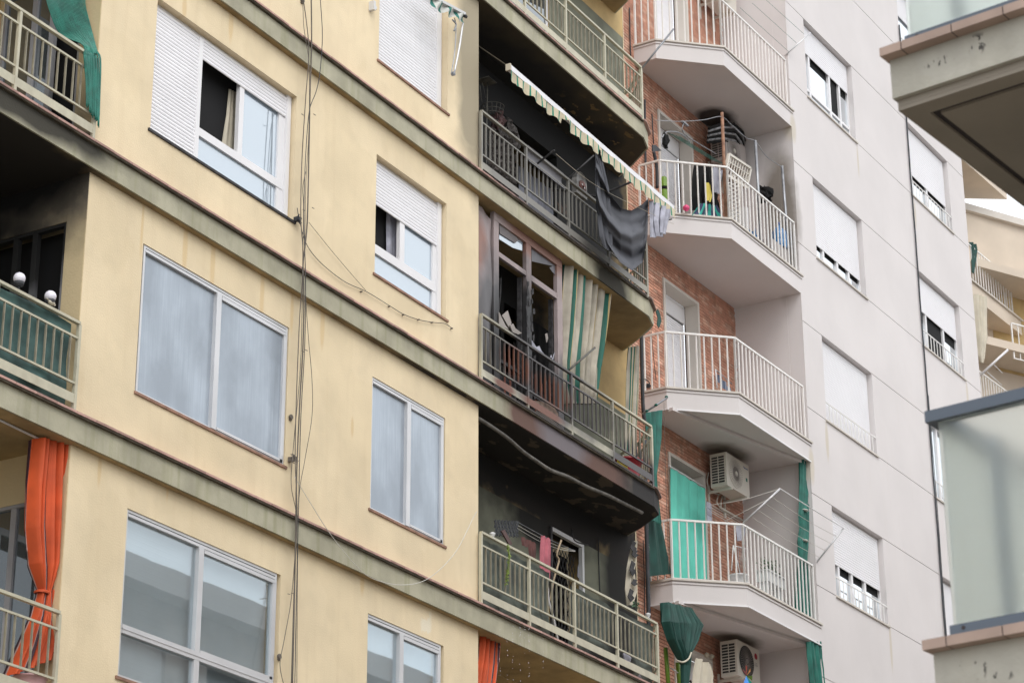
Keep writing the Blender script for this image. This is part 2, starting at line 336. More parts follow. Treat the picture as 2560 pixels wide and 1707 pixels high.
m_pvc = material('pale_plastic', (.62,.62,.62), .5, var=.1)
m_brown = material('dark_brown_wood', (.09,.045,.04), .6, var=.2)
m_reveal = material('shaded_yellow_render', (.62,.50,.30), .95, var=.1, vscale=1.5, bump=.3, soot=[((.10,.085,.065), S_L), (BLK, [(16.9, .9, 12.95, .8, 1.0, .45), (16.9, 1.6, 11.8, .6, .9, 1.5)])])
m_lipshade = material('shade_dark_mortar', (.085,.07,.05), .95, var=.4, vscale=8)  # mortar brown with the shade under the lip put into the colour
m_blind = material('inner_white_blind', (.74,.73,.74), .6, var=.05)
def clear_mat(name):
    m = bpy.data.materials.new(name); m.use_nodes = True; nt = m.node_tree; N = nt.nodes; L = nt.links; N.clear()
    out = N.new('ShaderNodeOutputMaterial'); mx = N.new('ShaderNodeMixShader'); g = N.new('ShaderNodeBsdfGlossy'); t = N.new('ShaderNodeBsdfTransparent')
    g.inputs['Roughness'].default_value = .015; t.inputs['Color'].default_value = (.88,.92,.93,1); g.inputs['Color'].default_value = (.9,.96,1,1)
    fr = N.new('ShaderNodeLayerWeight'); fr.inputs['Blend'].default_value = .14
    mr = N.new('ShaderNodeMapRange'); L.new(fr.outputs['Fresnel'], mr.inputs[0]); mr.inputs[3].default_value = .17; mr.inputs[4].default_value = 1.0
    _, raw = noise(nt, 1.3, 1); bp = N.new('ShaderNodeBump'); bp.inputs['Strength'].default_value = 1.0; bp.inputs['Distance'].default_value = .0004
    L.new(raw, bp.inputs['Height']); L.new(bp.outputs[0], g.inputs['Normal'])
    L.new(mr.outputs[0], mx.inputs[0]); L.new(t.outputs[0], mx.inputs[1]); L.new(g.outputs[0], mx.inputs[2]); L.new(mx.outputs[0], out.inputs[0])
    return m
m_alu2 = material('dull_sooted_aluminium', (.34,.34,.36), .5, var=.2, soot=[((.02,.02,.02), [(17.2,.8,12.6,.6,.9,1.1)])])
# ---------------- building helpers ----------------
def wall_mb(F, us, zs, holes, v0, v1, mb=None):
    """solid wall u0..u1, z0..z1 with rectangular holes (ua,ub,za,zb), with real thickness v0..v1"""
    mb = mb or MB(F)
    U = sorted(set([us[0], us[1]] + [x for h in holes for x in h[:2] if us[0] < x < us[1]]))
    Z = sorted(set([zs[0], zs[1]] + [x for h in holes for x in h[2:] if zs[0] < x < zs[1]]))
    def solid(i, j):
        if i < 0 or j < 0 or i >= len(U)-1 or j >= len(Z)-1: return False
        cu = (U[i]+U[i+1])/2; cz = (Z[j]+Z[j+1])/2
        return not any(h[0] < cu < h[1] and h[2] < cz < h[3] for h in holes)
    for i in range(len(U)-1):
        for j in range(len(Z)-1):
            if not solid(i, j): continue
            a, b, c, d = U[i], U[i+1], Z[j], Z[j+1]
            mb.face([(a,v0,c),(b,v0,c),(b,v0,d),(a,v0,d)]); mb.face([(a,v1,c),(a,v1,d),(b,v1,d),(b,v1,c)])
            if not solid(i-1, j): mb.face([(a,v0,c),(a,v0,d),(a,v1,d),(a,v1,c)])
            if not solid(i+1, j): mb.face([(b,v0,c),(b,v1,c),(b,v1,d),(b,v0,d)])
            if not solid(i, j-1): mb.face([(a,v0,c),(a,v1,c),(b,v1,c),(b,v0,c)])
            if not solid(i, j+1): mb.face([(a,v0,d),(b,v0,d),(b,v1,d),(a,v1,d)])
    return mb
def slats(parent, F, ua, ub, za, zb, v, mat, pitch=.045):
    sec = [(v+.010, 0), (v+.002, .004), (v-.003, pitch*.45), (v+.001, pitch*.86), (v+.010, pitch*.93)]
    m = MB(F); i = 0
    for u in (ua, ub):
        for vv, z in sec: m.V(u, vv, za+z)
    n = len(sec)
    m.f.append(list(range(n))); m.f.append([n+k for k in range(n)][::-1])
    for k in range(n): m.f.append([k, n+k, n+(k+1) % n, (k+1) % n])
    s = m.build('slat', mat, parent)
    cnt = int((zb-za)/pitch)
    for k in range(1, cnt): again(s, parent, (0, 0, k*pitch))
def window(parent, F, u0, u1, z0, z1, v=.10, fw=.05, fd=.05, bars=(), panes=(), shut=(), mat=None, sillmat=None, slatmat=None, name='window', sillv=-.02):
    mat = mat or m_white; mb = MB(F)
    for b in ((u0, u0+fw, z0, z1), (u1-fw, u1, z0, z1), (u0+fw, u1-fw, z1-fw, z1), (u0+fw, u1-fw, z0, z0+fw)):
        mb.box(b[0], b[1], v, v+fd, b[2], b[3])
    for b in bars: mb.box(b[0], b[1], v-(b[4] if len(b) > 4 else .002), v+fd-.006, b[2], b[3])
    wn = mb.build(name, mat, parent)
    for p in panes:
        MB(F).box(p[0], p[1], v+.02+(p[5] if len(p) > 5 else 0), v+.028+(p[5] if len(p) > 5 else 0), p[2], p[3]).build('pane', p[4], wn)
    for s in shut: slats(wn, F, s[0], s[1], s[2], s[3], v-.02, slatmat or m_slat)
    if sillmat: MB(F).box(u0-.04, u1+.04, sillv, v, z0-.03, z0).build('sill', sillmat, wn)
    return wn
def railing(parent, F, path, z, style, mat, post_step=None, bal_step=.118, H=.965, skip_first=False):
    """open railing following path [(u,v),..]; posts and balusters are parts of their own"""
    mb = MB(F); postmb = []; n = 0
    r = MB(F)
    for (a, b) in zip(path[:-1], path[1:]):
        L = math.hypot(b[0]-a[0], b[1]-a[1])
        P = lambda t, zz, off=0: (a[0]+(b[0]-a[0])*t, a[1]+(b[1]-a[1])*t+off, z+zz)
        if style == 'cream':
            r.bar(P(0, H), P(1, H), .045, .03); r.bar(P(0, .80), P(1, .80), .022, .022); r.bar(P(0, .315), P(1, .315), .022, .022)
            r.bar(P(0, .15, -.012), P(1, .15, -.012), .006, .10)
        else:
            r.bar(P(0, H), P(1, H), .035, .03); r.bar(P(0, .012), P(1, .012), .02, .02)
    rail = r.build('railing', mat, parent)
    posts = []; bals = []
    for (a, b) in zip(path[:-1], path[1:]):
        L = math.hypot(b[0]-a[0], b[1]-a[1]); k = max(1, round(L/post_step)) if post_step else 1
        for i in range(k+1):
            t = i/k; pt = (a[0]+(b[0]-a[0])*t, a[1]+(b[1]-a[1])*t)
            if pt not in posts and (style == 'cream' or i in (0, k)): posts.append(pt)
        for i in range(k):
            seg = L/k; c = max(1, round(seg/bal_step))
            for j in range(1, c):
                t = (i+j/c)/k; bals.append((a[0]+(b[0]-a[0])*t, a[1]+(b[1]-a[1])*t))
    pw = .037 if style == 'cream' else .03
    p0 = None
    for (u, v) in posts:
        if p0 is None: p0 = MB(F).box(u-pw/2, u+pw/2, v-pw/2, v+pw/2, z, z+H-.015).build('post', mat, rail); pu = (u, v)
        else: again(p0, rail, F.w(u, v, 0)-F.w(pu[0], pu[1], 0))
    b0 = None; lo, hi = (.325, .79) if style == 'cream' else (.02, H-.014)
    bw, bd = (.012, .022) if style == 'cream' else (.019, .019)
    for (u, v) in bals:
        if b0 is None: b0 = MB(F).box(u-bw/2, u+bw/2, v-bd/2, v+bd/2, z+lo, z+hi).build('baluster', m_bal if style == 'cream' else mat, rail); bu = (u, v)
        else: again(b0, rail, F.w(u, v, 0)-F.w(bu[0], bu[1], 0))
    return rail

# ---------------- setting ----------------
struct(MB().face([(-200,-200,0),(300,-200,0),(300,200,0),(-200,200,0)]).build('ground', m_ground))
struct(MB().box(-60,95,-4.5,6,0.0,.13).build('pavement', m_pave)); struct(MB().box(-60,95,-30,-11,0.0,.13).build('pavement', m_pave))

# ---------------- yellow apartment building ----------------
b1 = thing('apartment_building', 'yellow rendered apartment block with grey green ledges and burnt balconies', 'building', (21, 0, 0))
LEV = [22.14, 19.14, 16.138, 13.13, 10.133, 7.13]          # tops of the floor ledges
XL, XP, XC, XE = 12.0, 17.2, 25.02, 31.12
W, Nn = (18.12, 20.80), (22.54, 24.21)
holesW = [(13.745, 15.385), (10.71, 12.39), (7.70, 9.44), (16.72, 18.39)]
holes = [(W[0], W[1], a, b) for a, b in holesW] + [(Nn[0], Nn[1], a, b) for a, b in holesW]
wall_mb(F1, (XP, XC), (.13, 26), holes, 0, .25).build('wall', m_wall, b1)
# loggias: back walls, end walls, dado bands
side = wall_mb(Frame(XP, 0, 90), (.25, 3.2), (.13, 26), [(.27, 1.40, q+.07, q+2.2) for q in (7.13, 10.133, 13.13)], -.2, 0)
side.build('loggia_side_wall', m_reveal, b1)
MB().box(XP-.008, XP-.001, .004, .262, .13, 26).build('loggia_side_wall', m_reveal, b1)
MB().box(XL, XP, 1.45, 1.7, .13, 26).build('loggia_back_wall', m_inner, b1)
MB().box(24.80, XC, .25, .88, .13, 26).build('loggia_side_wall', m_inner, b1)
doorC = (28.42, 29.40)
wall_mb(F1, (24.80, XE), (.13, 26), [(doorC[0], doorC[1], 10.14, 12.30), (27.2, 28.9, 13.2, 15.3), (25.3, 27.1, 13.3, 15.8), (26.2, 28.6, 19.2, 21.4), (27.0, 28.8, 16.2, 18.3)], .88, 1.1).build('balcony_back_wall', m_inner, b1)
MB().box(XE-.012, XE+.008, .872, 3.2, .13, 26).build('end_wall', m_wall, b1)
for k, z in enumerate(LEV[3:5]):
    pass
wall_mb(F1, (25.03, XE-.02), (10.14, 12.33), [(doorC[0]-.03, doorC[1]+.03, 10.1, 12.31)], .872, .879).build('dado', m_dado, b1)
wall_mb(F1, (27.45, XE-.02), (13.14, 14.78), [], .872, .879).build('dado', m_dado, b1)
wall_mb(F1, (25.03, XE-.02), (19.15, 21.5), [(26.2, 28.6, 19.2, 21.4)], .872, .879).build('dado', m_dado, b1)
# dark rooms behind the openings
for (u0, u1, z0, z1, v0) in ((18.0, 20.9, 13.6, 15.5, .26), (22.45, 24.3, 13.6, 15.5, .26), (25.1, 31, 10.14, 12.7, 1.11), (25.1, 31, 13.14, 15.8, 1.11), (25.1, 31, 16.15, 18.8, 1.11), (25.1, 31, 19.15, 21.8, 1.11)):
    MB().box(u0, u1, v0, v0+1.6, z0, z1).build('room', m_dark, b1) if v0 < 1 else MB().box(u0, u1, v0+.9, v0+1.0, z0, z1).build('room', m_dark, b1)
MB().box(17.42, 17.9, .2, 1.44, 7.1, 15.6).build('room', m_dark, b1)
for z in LEV:
    poly = [(XL, -.09), (29.85, -.09), (30.21, .02), (30.62, .52), (30.86, .868), (30.86, 2.9), (XL, 2.9)]
    MB().prism(poly, z-.294, z-.028).build('floor_slab', [m_fascia], b1)
    # underside sheet in ochre render, a hand's breadth in from the edge
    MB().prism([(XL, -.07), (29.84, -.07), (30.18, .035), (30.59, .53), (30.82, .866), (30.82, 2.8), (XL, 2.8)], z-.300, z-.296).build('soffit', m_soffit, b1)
    t0 = None; L = .30
    for i in range(int((29.8-XL)/L)):
        u = XL+i*L
        if z < 7.5 and u > 20: break
        if t0 is None: t0 = MB().box(u+.002, u+L-.003, -.138, .02, z-.026, z-.001).build('tile', m_tile, b1); u00 = u
        else: again(t0, b1, (u-u00, rnd(-.002, .002), rnd(-.0012, .0012)))
    MB().box(XL, 29.8, -.128, -.0901, z-.046, z-.0268).build('lip_shade_strip', m_lipshade, b1)  # dark strip below the tile lip: underside shade given as colour
    MB().prism([(29.8, -.138), (29.87, -.138), (30.26, -.01), (30.67, .5), (30.9, .86), (30.6, .88), (30.15, .1), (29.8, .02)], z-.026, z-.001).build('edge_tile', m_tile, b1)

m_clear = clear_mat('clear_window_glass')
# windows of the yellow building
fz = .03
ROW = {1: (13.745, 15.385), 2: (10.71, 12.39), 3: (7.70, 9.44), 0: (16.72, 18.39)}
z0, z1 = ROW[1]
w1 = window(b1, F1, W[0], W[1], z0, z1, v=.10, fw=.05,
    bars=[(18.985, 19.055, z0+.05, z1-.05, .03), (19.055, 20.70, 14.125, 14.225, .01), (19.80, 19.885, 14.225, 15.36, .008), (20.585, 20.75, z0+.05, 15.36, .004), (19.055, 20.75, z0+.05, 13.80, .0), (20.70, 20.78, z0, z1, .035)],
    panes=[(19.885, 20.585, 14.225, 15.2, m_glassblue), (19.055, 20.585, 13.80, 14.125, m_glassblue)],
    shut=[(18.14, 18.985, z0+.02, z1-.02), (19.06, 20.70, 15.085, z1-.02)], sillmat=m_char)
z0, z1 = ROW[1]
window(b1, F1, Nn[0], Nn[1], z0, z1, v=.10, fw=.05,
    bars=[(22.59, 24.10, 14.10, 14.22, .01), (23.24, 23.35, 14.22, 15.36, .008), (24.03, 24.16, z0+.05, 15.36, .004), (22.59, 24.1, z0+.04, z0+.09, 0), (24.10, 24.19, z0, z1, .035)],
    panes=[(23.35, 24.03, 14.22, 15.2, m_glassblue), (22.59, 24.03, z0+.09, 14.10, m_glassblue)],
    shut=[(22.57, 24.10, 14.755, z1-.02)], sillmat=m_sill)
z0, z1 = ROW[0]
window(b1, F1, Nn[0], Nn[1], z0, z1, v=.12, fw=.06, bars=[(24.08, 24.2, z0, z1, .03)], panes=[(22.6, 24.1, z0+.05, z1-.05, m_dark, .01)], shut=[(22.57, 24.09, z0+.02, z1-.05)], sillmat=m_sill, slatmat=m_slat)
def slider(u0, u1, z0, z1, um, glass, tr=None, sill=True):
    bars = [(u0+.03, u1-.03, z1-.075, z1-.045, .006), (um-.045, um+.04, z0+.02, z1-.07, .014), (um+.05, u1-.03, z1-.125, z1-.085, .012), (um+.05, u1-.03, (tr[1] if tr else z0+.03), (tr[1] if tr else z0+.03)+.03, .012),
            (u1-.085, u1-.04, (tr[1] if tr else z0+.03), z1-.12, .012)]
    panes = []
    zb = z0+.03
    if tr: bars += [(u0+.03, u1-.03, tr[0], tr[1], .016), (u0+.03, u1-.03, (tr[0]+tr[1])/2-.006, (tr[0]+tr[1])/2+.006, .022), (um-.03, um+.03, z0+.03, tr[0], .01)]; panes += [(u0+.03, um, z0+.03, tr[0], glass, -.005), (um, u1-.03, z0+.03, tr[0], glass, -.005)]; zb = tr[1]
    panes += [(u0+.03, um, zb, z1-.05, glass, .012), (um, u1-.05, zb, z1-.08, glass, -.006)]
    return window(b1, F1, u0, u1, z0, z1, v=.012, fw=.03, fd=.06, bars=bars, panes=panes, mat=m_alu, sillmat=m_sill if sill else None, sillv=-.018)
slider(W[0]+.03, W[1]-.01, *ROW[2], 19.475, m_frost)
slider(Nn[0], Nn[1]-.01, *ROW[2], 23.37, m_frost)
w3 = slider(W[0], W[1]-.06, *ROW[3], 19.37, m_clear, tr=(8.15, 8.24))
MB().box(W[0]+.03, W[1]-.09, .128, .134, 7.72, 9.4).build('backing', m_blind, w3); slats(w3, F1, W[0]+.04, W[1]-.1, 7.74, 9.38, .13, m_blind, .058)
w4 = slider(Nn[0]-.06, Nn[1]-.05, *ROW[3], 23.27, m_clear); MB().box(Nn[0]-.03, Nn[1]-.08, .128, .134, 7.72, 9.4).build('backing', m_blind, w4); slats(w4, F1, Nn[0]-.02, Nn[1]-.1, 7.74, 9.38, .13, m_blind, .058)
# white roller blinds with gaps seen behind the lower glass
# railings
for z in LEV[1:5]:
    railing(b1, F1, [(25.0, -.05), (29.88, -.05)], z, 'cream', m_rail, 1.22)
    railing(b1, F1, [(29.93, -.03), (30.42, .42), (30.70, .86)], z, 'cream', m_rail, 1.3)
for z in LEV[3:6]:
    railing(b1, F1, [(17.14, -.05), (12.26, -.05)], z, 'cream', m_rail, 1.22)
# aluminium windows at the back of the left loggias
for z in LEV[3:6]:
    window(b1, F1, 15.35, 16.75, z+.05, z+2.25, v=1.38, fw=.07, bars=[(16.0, 16.12, z+.1, z+2.2)], panes=[(15.42, 16.0, z+.1, z+2.2, m_glass), (16.12, 16.68, z+.1, z+2.2, m_glass)], mat=m_alu)
for z, gm in ((13.13, m_glass), (10.133, None), (7.13, m_glass)):
    F = Frame(XP, 0, 90)
    window(b1, F, .27, 1.40, z+.06, z+2.2, v=-.07, fw=.035, fd=.06, bars=[(.66, .73, z+.09, z+2.17), (.92, .99, z+.09, z+2.17)], panes=[(.735, .915, z+.1, z+2.16, gm), (1.0, 1.36, z+.1, z+2.16, gm)] + ([(.31, .655, z+.1, z+2.16, gm)] if z < 9 else []) if gm else (), mat=m_alu2, name='door_frame')
# door of the lower burnt balcony with a folding grille, and the windows behind the others
MB().box(28.42, 28.47, .84, .9, 10.14, 12.3).build('charred_jamb', m_char, b1); dm = MB().box(29.34, 29.40, .84, .9, 10.14, 12.3).box(28.47, 29.34, .84, .9, 12.24, 12.3)
dr = dm.build('door_frame', m_pvc, b1)
g = MB()
for i in range(9):
    for j in range(9):
        a = 28.5+i*.09; z = 10.3+j*.2
        g.bar((a, .95, z), (a+.09, .95, z+.2), .008); g.bar((a+.09, .95, z), (a, .95, z+.2), .008)
stuff(g.build('folding_grille', m_char, dr))
window(b1, F1, 26.2, 28.6, 19.2, 21.4, v=.89, fw=.06, bars=[(27.36, 27.44, 19.25, 21.35)], panes=[(26.26, 27.36, 19.25, 21.35, m_glass), (27.44, 28.54, 19.25, 21.35, m_glass)])
# scorched window frame of the burnt flat
FV = .06
def X(px, py, v=FV): return at(px, py, v)[0]
fr = MB()
for a, b in ((1234.5, 1247), (1316, 1328), (1392, 1404.5)):
    fr.box(X(a, 640), X(b, 640), FV, FV+.06, 13.13, 15.80)
fr.box(X(1234.5, 640)+.001, X(1404, 640), FV-.004, FV+.055, 15.72, 15.84)
xa, xb, xc, xd = X(1247, 640), X(1316, 640), X(1328, 640), X(1392, 640)
fr.box(xa, xb, FV+.004, FV+.05, 15.22, 15.29); fr.box(xc, xd, FV+.004, FV+.05, 15.20, 15.285)
wf = fr.build('burnt_window_frame', m_pinkmetal, b1)
# warped sheet panel beside it
MB().grid(lambda a, b: (25.03+a*(X(1231, 640)-25.03), FV+.02+.03*math.sin(a*3.1)*math.sin(b*7)+.012*math.sin(a*9+b*13), 13.13+b*(2.66-.10*max(0, a-.55)*2)), 10, 24).build('warped_panel', m_pinkmetal, wf, True, .006)
# top lights: cracked, half fallen panes
def poly(name, pts, v, mat, parent=None, th=.008, F=F1):
    mb = MB(F); n = len(pts); i = 0
    for vv in (v, v+th):
        for p in pts:
            u, z = p; mb.V(u, vv, z)
    mb.f.append(list(range(n))[::-1]); mb.f.append([n+k for k in range(n)])
    for k in range(n): mb.f.append([k, (k+1) % n, n+(k+1) % n, n+k])
    return mb.build(name, mat, parent)
def ppoly(name, px, v, mat, parent=None, th=.008, F=F1): return poly(name, [at(a, b, v, F) for a, b in px], v, mat, parent, th, F)
Q = lambda l: [(1190+a/6.533, 500+b/6.533) for a, b in l]
m_smoke = material('smoked_pane', (.17,.165,.18), .35, var=.35); m_sheet = material('soot_dulled_sheet', (.20,.18,.18), .7, var=.3); m_brust = material('burnt_rust', (.16,.05,.03), .8, var=.5, vscale=9)
ppoly('blind_remnant', Q([(378,345),(640,545),(690,660),(640,705),(390,550)]), FV+.02, m_sheet, wf)
ppoly('pane', Q([(380,500),(560,590),(760,640),(760,830),(600,780),(380,640)]), FV+.035, m_glassblue, wf, .004)
ppoly('cracked_pane', Q([(905,690),(1080,800),(1075,860),(1180,930),(1275,990),(1300,1010),(1310,1240),(1240,1165),(1200,1100),(1260,1080),(910,1000)]), FV+.03, m_smoke, wf, .004)
# charred inner frames, torn strips and shards
cf = MB()
for a, zt in ((xa, 15.2), (xb-.04, 15.2), (xc, 15.2), (xd-.04, 15.2)): cf.box(a+.001, a+.04, FV+.07, FV+.13, 13.2, zt)
cf.box(xa+.04, xb-.04, FV+.08, FV+.12, 13.75, 13.80); cf.box(xc+.04, xd-.04, FV+.08, FV+.12, 13.55, 13.6)
cf.build('charred_sash', m_char, wf)
for j in range(26):
    k = j % 2; base = (xb if k else xc) + rnd(-.03, .05); z = 13.3+j*.07
    poly('charred_flake', [(base, z), (base+rnd(.02, .06), z+.03), (base+rnd(.01, .05), z+rnd(.08, .16)), (base-.015, z+rnd(.06, .12))], FV-.008-.004*k, m_char, wf, .006)
bc = MB()
for j in range(4):
    u = X(1275, 700)+j*.035
    bc.tube([(u-.1*t+.05*math.sin(t*5+j), FV+.25+.05*math.sin(j*2+t*3), 15.1-1.9*t) for t in [q/8 for q in range(9)]], .012, 5)
bc.build('hanging_burnt_blind', m_char, wf)
Q2 = lambda l: [(1190+a/6.533, 740+b/6.533) for a, b in l]
m_shard = material('grey_plaster_shard', (.30,.27,.25), .85, var=.25)
ppoly('fallen_plaster_sheet', Q2([(430,320),(520,240),(580,440),(545,520)]), FV+.01, m_shard, wf, .015)
ppoly('fallen_plaster_sheet', Q2([(560,480),(610,450),(640,520),(750,605),(690,625),(600,590)]), FV-.01, m_shard, wf, .015)
ppoly('fallen_plaster_sheet', Q2([(380,260),(410,330),(480,470),(540,550),(380,470)]), FV-.02, m_shard, wf, .01)
ppoly('torn_wrap', Q2([(915,720),(985,830),(1035,815),(1075,900),(1130,960),(920,850)]), FV-.02, m_laundry, wf, .01)
ppoly('glass_shard', Q2([(1130,620),(1165,605),(1180,690),(1155,760)]), FV+.1, m_shard, wf, .006)
ppoly('glass_shard', Q2([(1215,1000),(1230,960),(1245,1010)]), FV+.0, m_laundry, wf, .006)
ppoly('glass_shard', Q2([(1245,1030),(1290,910),(1262,1030)]), FV+.01, m_laundry, wf, .006)
# solid charred lining behind the lower part of the railing
MB().box(25.04, 27.4, FV+.15, FV+.17, 13.13, 13.72).build('charred_parapet_lining', m_char, wf)
for i in range(14):
    u = 25.4+i*.14; poly('rusted_strip', [(u, 13.25), (u+rnd(.03, .07), 13.22), (u+rnd(.03, .07), 13.9+rnd(-.1, .05)), (u, 13.92)], FV+.10, m_brust if i % 3 else m_char, wf, .006)
# ---------------- white apartment building ----------------
b2 = thing('apartment_building', 'pale pinkish white apartment block with angled balconies and red brick recess', 'building', tuple(F2.w(6, .1, 0)))
U0, U1 = 2.80, 11.40
LV2 = [22.09, 18.84, 15.745, 12.56, 9.40]
HZ = [(25.94, 27.5), (22.69, 24.33), (19.45, 21.05), (16.36, 17.955), (13.205, 14.81), (10.05, 11.65)]
WU, WV = (3.58, 5.73), (8.37, 10.53)
gro = sorted([z for p in HZ for z in p])
h2 = [(WU[0], WU[1], a, b) for a, b in HZ] + [(WV[0], WV[1], a, b) for a, b in HZ]
wall_mb(F2, (U0+.003, U1-.003), (.13, 31), h2, .016, .28).build('wall', m_b2, b2)
edges = [.13] + gro + [31]
for a, b in zip(edges[:-1], edges[1:]):
    cuts = [U0, U1]
    if any(p[0] < a+.05 and p[1] > b-.05 for p in HZ): cuts = [U0, WU[0], WU[1], WV[0], WV[1], U1]
    for c, d in zip(cuts[::2], cuts[1::2]): MB(F2).box(c, d, 0, .015, a+.007, b-.007).build('wall_panel', m_b2, b2)
MB(F2).box(U0, U0+.2, .281, 1.285, .13, 31).build('recess_side_wall', m_b2, b2)
MB(F2).box(U1-.2, U1, .281, 6, .13, 31).build('end_wall', m_b2, b2)
# brick recess
BV = 1.285; DU = (.15, 1.31)
DT = [24.42, 21.17, 18.0, 14.91, 11.75]
bw = wall_mb(F2, (-2.2, U0-.002), (8.6, 26.5), [(DU[0]-.03, DU[1]+.03, f-.02, t+.03) for f, t in zip(LV2, DT)], BV+.006, BV+.26).build('brick_wall', m_mortar, b2)
CH, BL = .0565, .25
proto = {}
def brick(u, z, L, mat, par):
    key = (round(L, 3), mat.name)
    if key not in proto: proto[key] = (MB(F2).box(u+.004, u+L-.004, BV-.004, BV+.006, z+.005, z+CH-.005).build('brick', mat, par), u, z)
    else:
        o, uu, zz = proto[key]; again(o, par, F2.w(u, rnd(-.002, .001), z)-F2.w(uu, 0, zz))
cnt = 0; rest = MB(F2); rest2 = MB(F2)
rows = []
z = 9.2
while z < 26:
    rows.append(z); z += CH
def visible(u, z):   # parts of the wall the photograph shows largest
    return (15.8 < z < 17.95 and -.75 < u < .06) or (12.65 < z < 15.0 and -1.05 < u < .06) or (15.95 < z < 17.2 and 1.4 < u < 1.75)
for r, z in enumerate(rows):
    u = -2.2 - (.125 if r % 2 else 0) - rnd(0, .04)
    while u < U0-.01:
        L = BL if rnd(0, 1) > .12 else BL/2
        a, b = max(u, -2.2), min(u+L, U0-.006)
        for f, t in zip(LV2, DT):
            if f-.03 < z+CH/2 < t+.055:
                if a < DU[0]-.062 < b: b = DU[0]-.062
                elif DU[0]-.062 <= a and b <= DU[1]+.062: b = a
                elif a < DU[1]+.062 < b: a = DU[1]+.062
        if b-a > .03:
            mt = m_brick2 if rnd(0, 1) < .28 else m_brick
            if visible(a, z) and cnt < 300 and abs(b-a-BL) < .001: brick(a, z, BL, mt, bw); cnt += 1
            else: (rest2 if mt is m_brick2 else rest).box(a+.004, b-.004, BV-.004+rnd(-.002, .001), BV+.006, z+.005, z+CH-.005)
        u += L
stuff(rest.build('brickwork', m_brick, bw)); stuff(rest2.build('brickwork', m_brick2, bw))
for f, t in zip(LV2, DT):
    ds = MB(F2)
    ds.box(DU[0]-.06, DU[0], BV-.025, BV+.22, f, t+.055).box(DU[1], DU[1]+.06, BV-.025, BV+.22, f, t+.055).box(DU[0], DU[1], BV-.025, BV+.22, t, t+.055)
    dso = ds.build('door_surround', m_b2lip, b2)
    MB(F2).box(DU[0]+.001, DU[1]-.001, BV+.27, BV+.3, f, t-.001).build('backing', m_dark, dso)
    slats(dso, F2, DU[0]+.04, DU[1]-.02, f+.02, t-.32, BV+.25, m_slat)
    MB(F2).box(DU[0]+.001, DU[1]-.001, BV+.23, BV+.265, t-.32, t-.001).build('shutter_box', m_white, dso)
# balconies
A, B_, C_, D_ = (-.70, BV), (-.69, .86), (.15, 0.0), (U0, 0.0)
for k, f in enumerate(LV2):
    sb = MB(F2).prism([A, B_, C_, D_, (U0, BV-.001)], f-.37, f-.036).build('balcony_slab', m_b2, b2)
    lip = [(-.73, BV-.001), (-.722, .845), (.135, -.035), (U0+.09, -.035), (U0+.09, -.001), (U0, .06), (.17, .06), (-.62, .90), (-.62, BV-.001)]
    MB(F2).prism(lip, f-.035, f-.004).build('edge_lip', m_b2lip, sb)
    lip2 = [(-.715, BV-.002), (-.705, .852), (.143, -.016), (U0+.06, -.016), (U0+.06, -.001), (U0, .03), (.16, .03), (-.63, .88), (-.63, BV-.002)]
    MB(F2).prism(lip2, f-.085, f-.062).build('lower_lip', m_b2, sb)
    if k in (2, 3, 4):
        MB(F2).bar((-.69, .80, f-.40), (2.75, .12, f-.40), .09, .05).build('soffit_beam', m_b2, sb)
    if k in (2, 3):
        tr = MB(F2); 
        for p, q in zip([A, B_, C_], [B_, C_, D_]): tr.bar((p[0], p[1]-.012, f-.385), (q[0], q[1]-.012, f-.385), .022, .022)
        tr.build('curtain_track', m_white, sb)
    railing(b2, F2, [(-.66, BV-.02), (-.655, .875), (.17, .04), (U0-.06, .04)], f, 'white', m_b2rail, None, .133, .965)
# windows of the white building
m_wglass = glass_mat('bright_sky_glass', (.30,.34,.37), .72, rough=.03)
def win2(u0, u1, z0, z1, sh, lower=None, rail=False, mixw=(), dark=(), shade_band=.0):
    bars = []; panes = []; n = len(mixw)+1
    xs = [u0+.04] + list(mixw) + [u1-.04]
    top = z1-.04; zb = z0+.04
    if lower: bars.append((u0+.04, u1-.04, lower, lower+.05, .006)); panes.append((u0+.04, u1-.04, z0+.04, lower, m_wglass)); 
    zz = lower+.05 if lower else zb
    for x in mixw: bars.append((x-.035, x+.035, zb, top, .01))
    for i, (a, b) in enumerate(zip(xs[:-1], xs[1:])):
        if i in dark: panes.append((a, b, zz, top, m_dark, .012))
        elif shade_band and sh: panes.append((a, b, zz, sh-shade_band, m_wglass, .01*(i % 2))); panes.append((a, b, sh-shade_band+.001, top, m_dark, .02))  # dark pane below the shutter: shadowed reflection put in as colour
        else: panes.append((a, b, zz, top, m_wglass, .01*(i % 2)))
    wd = window(b2, F2, u0, u1, z0, z1, v=.11, fw=.04, bars=bars, panes=panes, shut=[(u0+.02, u1-.05, sh, z1-.01)] if sh else (), sillmat=m_b2lip, slatmat=m_slat2, sillv=-.03)
    if rail:
        r = MB(F2).box(u0+.005, u1-.005, -.004, .012, z0+.33, z0+.35).build('window_guard', m_b2rail, wd); c = 14; first = None
        for i in range(1, c):
            u = u0+(u1-u0)*i/c
            if first is None: first = MB(F2).box(u-.007, u+.007, -.002, .01, z0, z0+.33).build('guard_bar', m_b2rail, wd); uf = u
            else: again(first, wd, F2.w(u, 0, 0)-F2.w(uf, 0, 0))
    return wd
win2(*WU, *HZ[0], 26.6); win2(*WV, *HZ[0], 26.9, rail=True)
HZ = HZ[1:]
win2(*WU, *HZ[0], 23.72, lower=22.95, mixw=(3.95, 4.85, 5.3), dark=(2,), shade_band=.14)
win2(*WU, *HZ[1], 19.80, lower=None, mixw=(4.1, 4.7, 5.2), shade_band=.06)
win2(*WU, *HZ[2], 16.40, rail=True)
